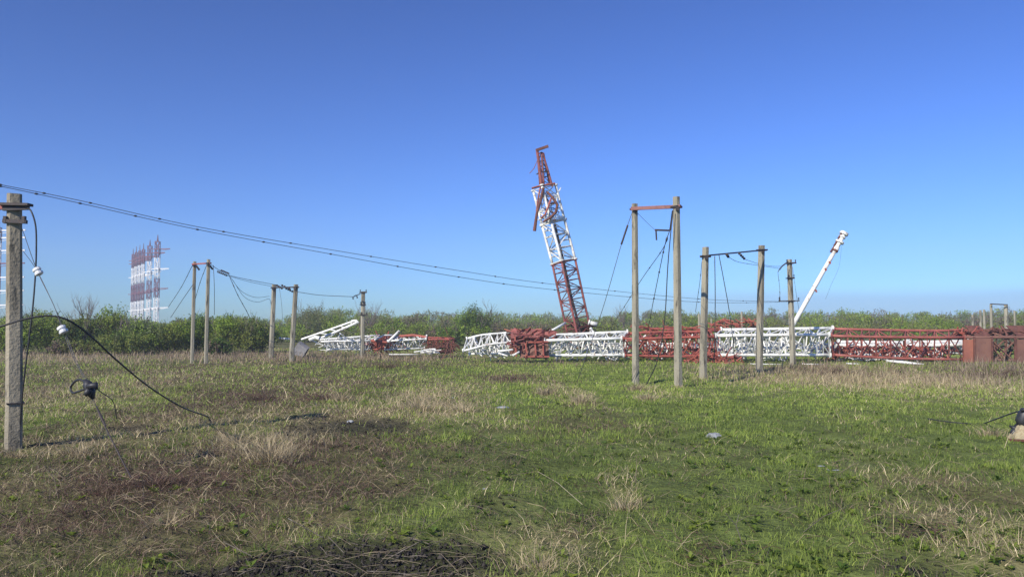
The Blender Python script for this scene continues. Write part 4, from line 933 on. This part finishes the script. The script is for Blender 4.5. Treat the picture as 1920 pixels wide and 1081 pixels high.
# straw tufts and weed clumps that stand out
def tuft(name, px, py, n, rad, h, c1, c2, label, cat, group, seed, w=1.0, lean=1.0):
    rng = np.random.default_rng(seed); c = G(px, py); loc = Vector((c.x, c.y, ghf(c.x, c.y)))
    a = rng.uniform(0, 6.283, n); q = np.minimum(np.abs(rng.normal(0, .42, n)), 1)*rad; x, y = c.x+np.cos(a)*q, c.y+np.sin(a)*q
    hh = h*.72*rng.uniform(.12, 1.1, n)**1.3; az = a+rng.normal(0, .7, n)
    o = blades(name, x, y, hh, np.maximum(.006, c.y/830*.7)*rng.uniform(.6, 1.2, n)*w, hh*rng.uniform(.2, 1.9, n)*lean, az, np.array([c1]), np.array([c2]), None, None, M['straw'], rng)
    return tag(o, label, cat, None if rad >= 1 else group, 'stuff' if rad >= .9 else None)
ST = ((.24,.19,.11), (.56,.46,.29)); TG = 'pale straw tufts standing out of the grass'
for i, (px, py, n, rad, h, lb) in enumerate(((1020,737,240,.45,.30,'pale straw tuft in green grass left of centre, below the white section'), (1088,757,260,.42,.36,'pale straw tuft just right of and nearer than the first one'),
    (508,868,420,.40,.46,'big straw tuft in the left foreground below the fallen black cable'), (438,835,300,.4,.34,'straw tuft close to where the black cable meets the ground'),
    (640,752,240,.5,.34,'straw tuft beside a dark mound left of centre'), (788,768,300,.7,.34,'wide straw tuft in the middle of the left half'), (870,770,260,.6,.28,'straw tuft left of the flattened grey plastic sheet'),
    (310,985,160,.16,.24,'small pale straw tuft in the brown weeds nearest the camera'), (1170,955,200,.22,.22,'thin reddish straw tuft in the green foreground'), (1010,1075,260,.3,.16,'straw tuft at the bottom edge right of the burnt soil'),
    (150,850,220,.35,.30,'thin straw tuft right of the foot of the nearest pole'), (30,856,160,.3,.25,'straw around the foot of the nearest pole'), (1195,732,200,.35,.3,'straw tuft at the foot of the left tall post'),
    (1212,752,220,.45,.26,'sparse straw in front of the tallest portal'), (1860,818,240,.3,.24,'greyish straw tuft beside the wrapped bundle'), (1272,728,120,.25,.18,'short straw round the foot of the right tall post'))):
    tuft('straw_tuft', px, py, n, rad, h, *ST, lb, 'straw tuft', TG, 300+i)
WG = 'dead reddish weed clumps'
for i, (px, py, n, rad, h, lb) in enumerate(((290,915,380,.45,.24,'reddish brown weed clump at the foot of the anchor rod'), (190,925,300,.5,.18,'low brown weed clump left of the anchor rod foot'), (400,905,260,.4,.16,'dark weed clump right of the anchor rod foot'),
    (495,750,300,1.0,.35,'dark grey brown mound of dead weeds left of centre'), (610,748,200,.6,.3,'small dark mound of dead weeds beside a straw tuft'), (960,712,260,1.2,.28,'low purple brown weeds below the tilted white section'), (1870,705,420,2.2,.55,'tall brown weeds in front of the rusty base at the right'),
    (1560,702,500,3.2,.45,'long bank of brown weeds in front of the white and red sections'), (720,690,360,2.6,.35,'brown weeds in front of the left wreckage'))):
    tuft('weed_clump', px, py, n, rad, h, (.085,.048,.034), (.20,.135,.095), lb, 'weeds', WG, 400+i, lean=1.6)
# dead stalks standing alone
r = random.Random(21)
for (px, pb, pt_, dx, lb) in ((362,768,723,0,'thin dark stalk standing near the fallen black cable'), (1062,905,892,0,'short dark stalk in the green middle ground'), (1500,1010,950,85,'long dark twig leaning right in the green foreground'), (1395,1030,960,-35,'dark twig leaning left in the green foreground'),
    (790,1000,960,4,'dark stalk above the burnt soil'), (313,950,915,2,'pale stalk in the left foreground'), (110,930,870,-30,'pale bent stalk left of the weed clumps'), (1190,905,850,3,'pale upright stalk right of centre')):
    c = G(px, pb); z = ghf(c.x, c.y); a = Vector((c.x, c.y, z-.02)); b = P(px+dx, pt_, c.y); m_ = (a+b)/2+Vector((.02, .03, .03)); rr = max(.004, c.y/830*.35)
    mb = MB(); mb.path([a, m_, b], [rr, rr*.85, rr*.5], 5); mb.path([m_, m_+(b-a)*.3+Vector((.07,.02,0))], [rr*.6, rr*.3], 4)
    tag(mb.build('dead_stalk', M['stick'] if 'pale' in lb else M['bark']), lb, 'stalk', 'dead stalks standing in the grass')
c1, c2 = G(1008,893), G(1092,955)
mb = MB(); mb.path([c1+Vector((0,0,.06)), (c1+c2)/2+Vector((0,0,.09)), c2+Vector((0,0,.05))], .003, 5); tag(mb.build('reed', M['straw'] if False else surf('bleached_reed', (.42,.37,.24), (.34,.29,.19), None, 5, .8)), 'long bleached reed lying aslant on the green grass', 'reed')

# ------------------------------------------------------------------ haze
hm = bpy.data.materials.new('haze'); hm.use_nodes = True; hn = hm.node_tree.nodes; hn.clear()
ho = hn.new('ShaderNodeOutputMaterial'); hv = hn.new('ShaderNodeVolumePrincipled')
hv.inputs['Color'].default_value = (.80,.88,1,1); hv.inputs['Density'].default_value = .0009; hv.inputs['Anisotropy'].default_value = 0
hm.node_tree.links.new(hv.outputs[0], ho.inputs['Volume'])
if True:
    mb = MB(); mb.box((0, 170, 18), (760, 420, 40)); tag(mb.build('haze', hm), kind='stuff')
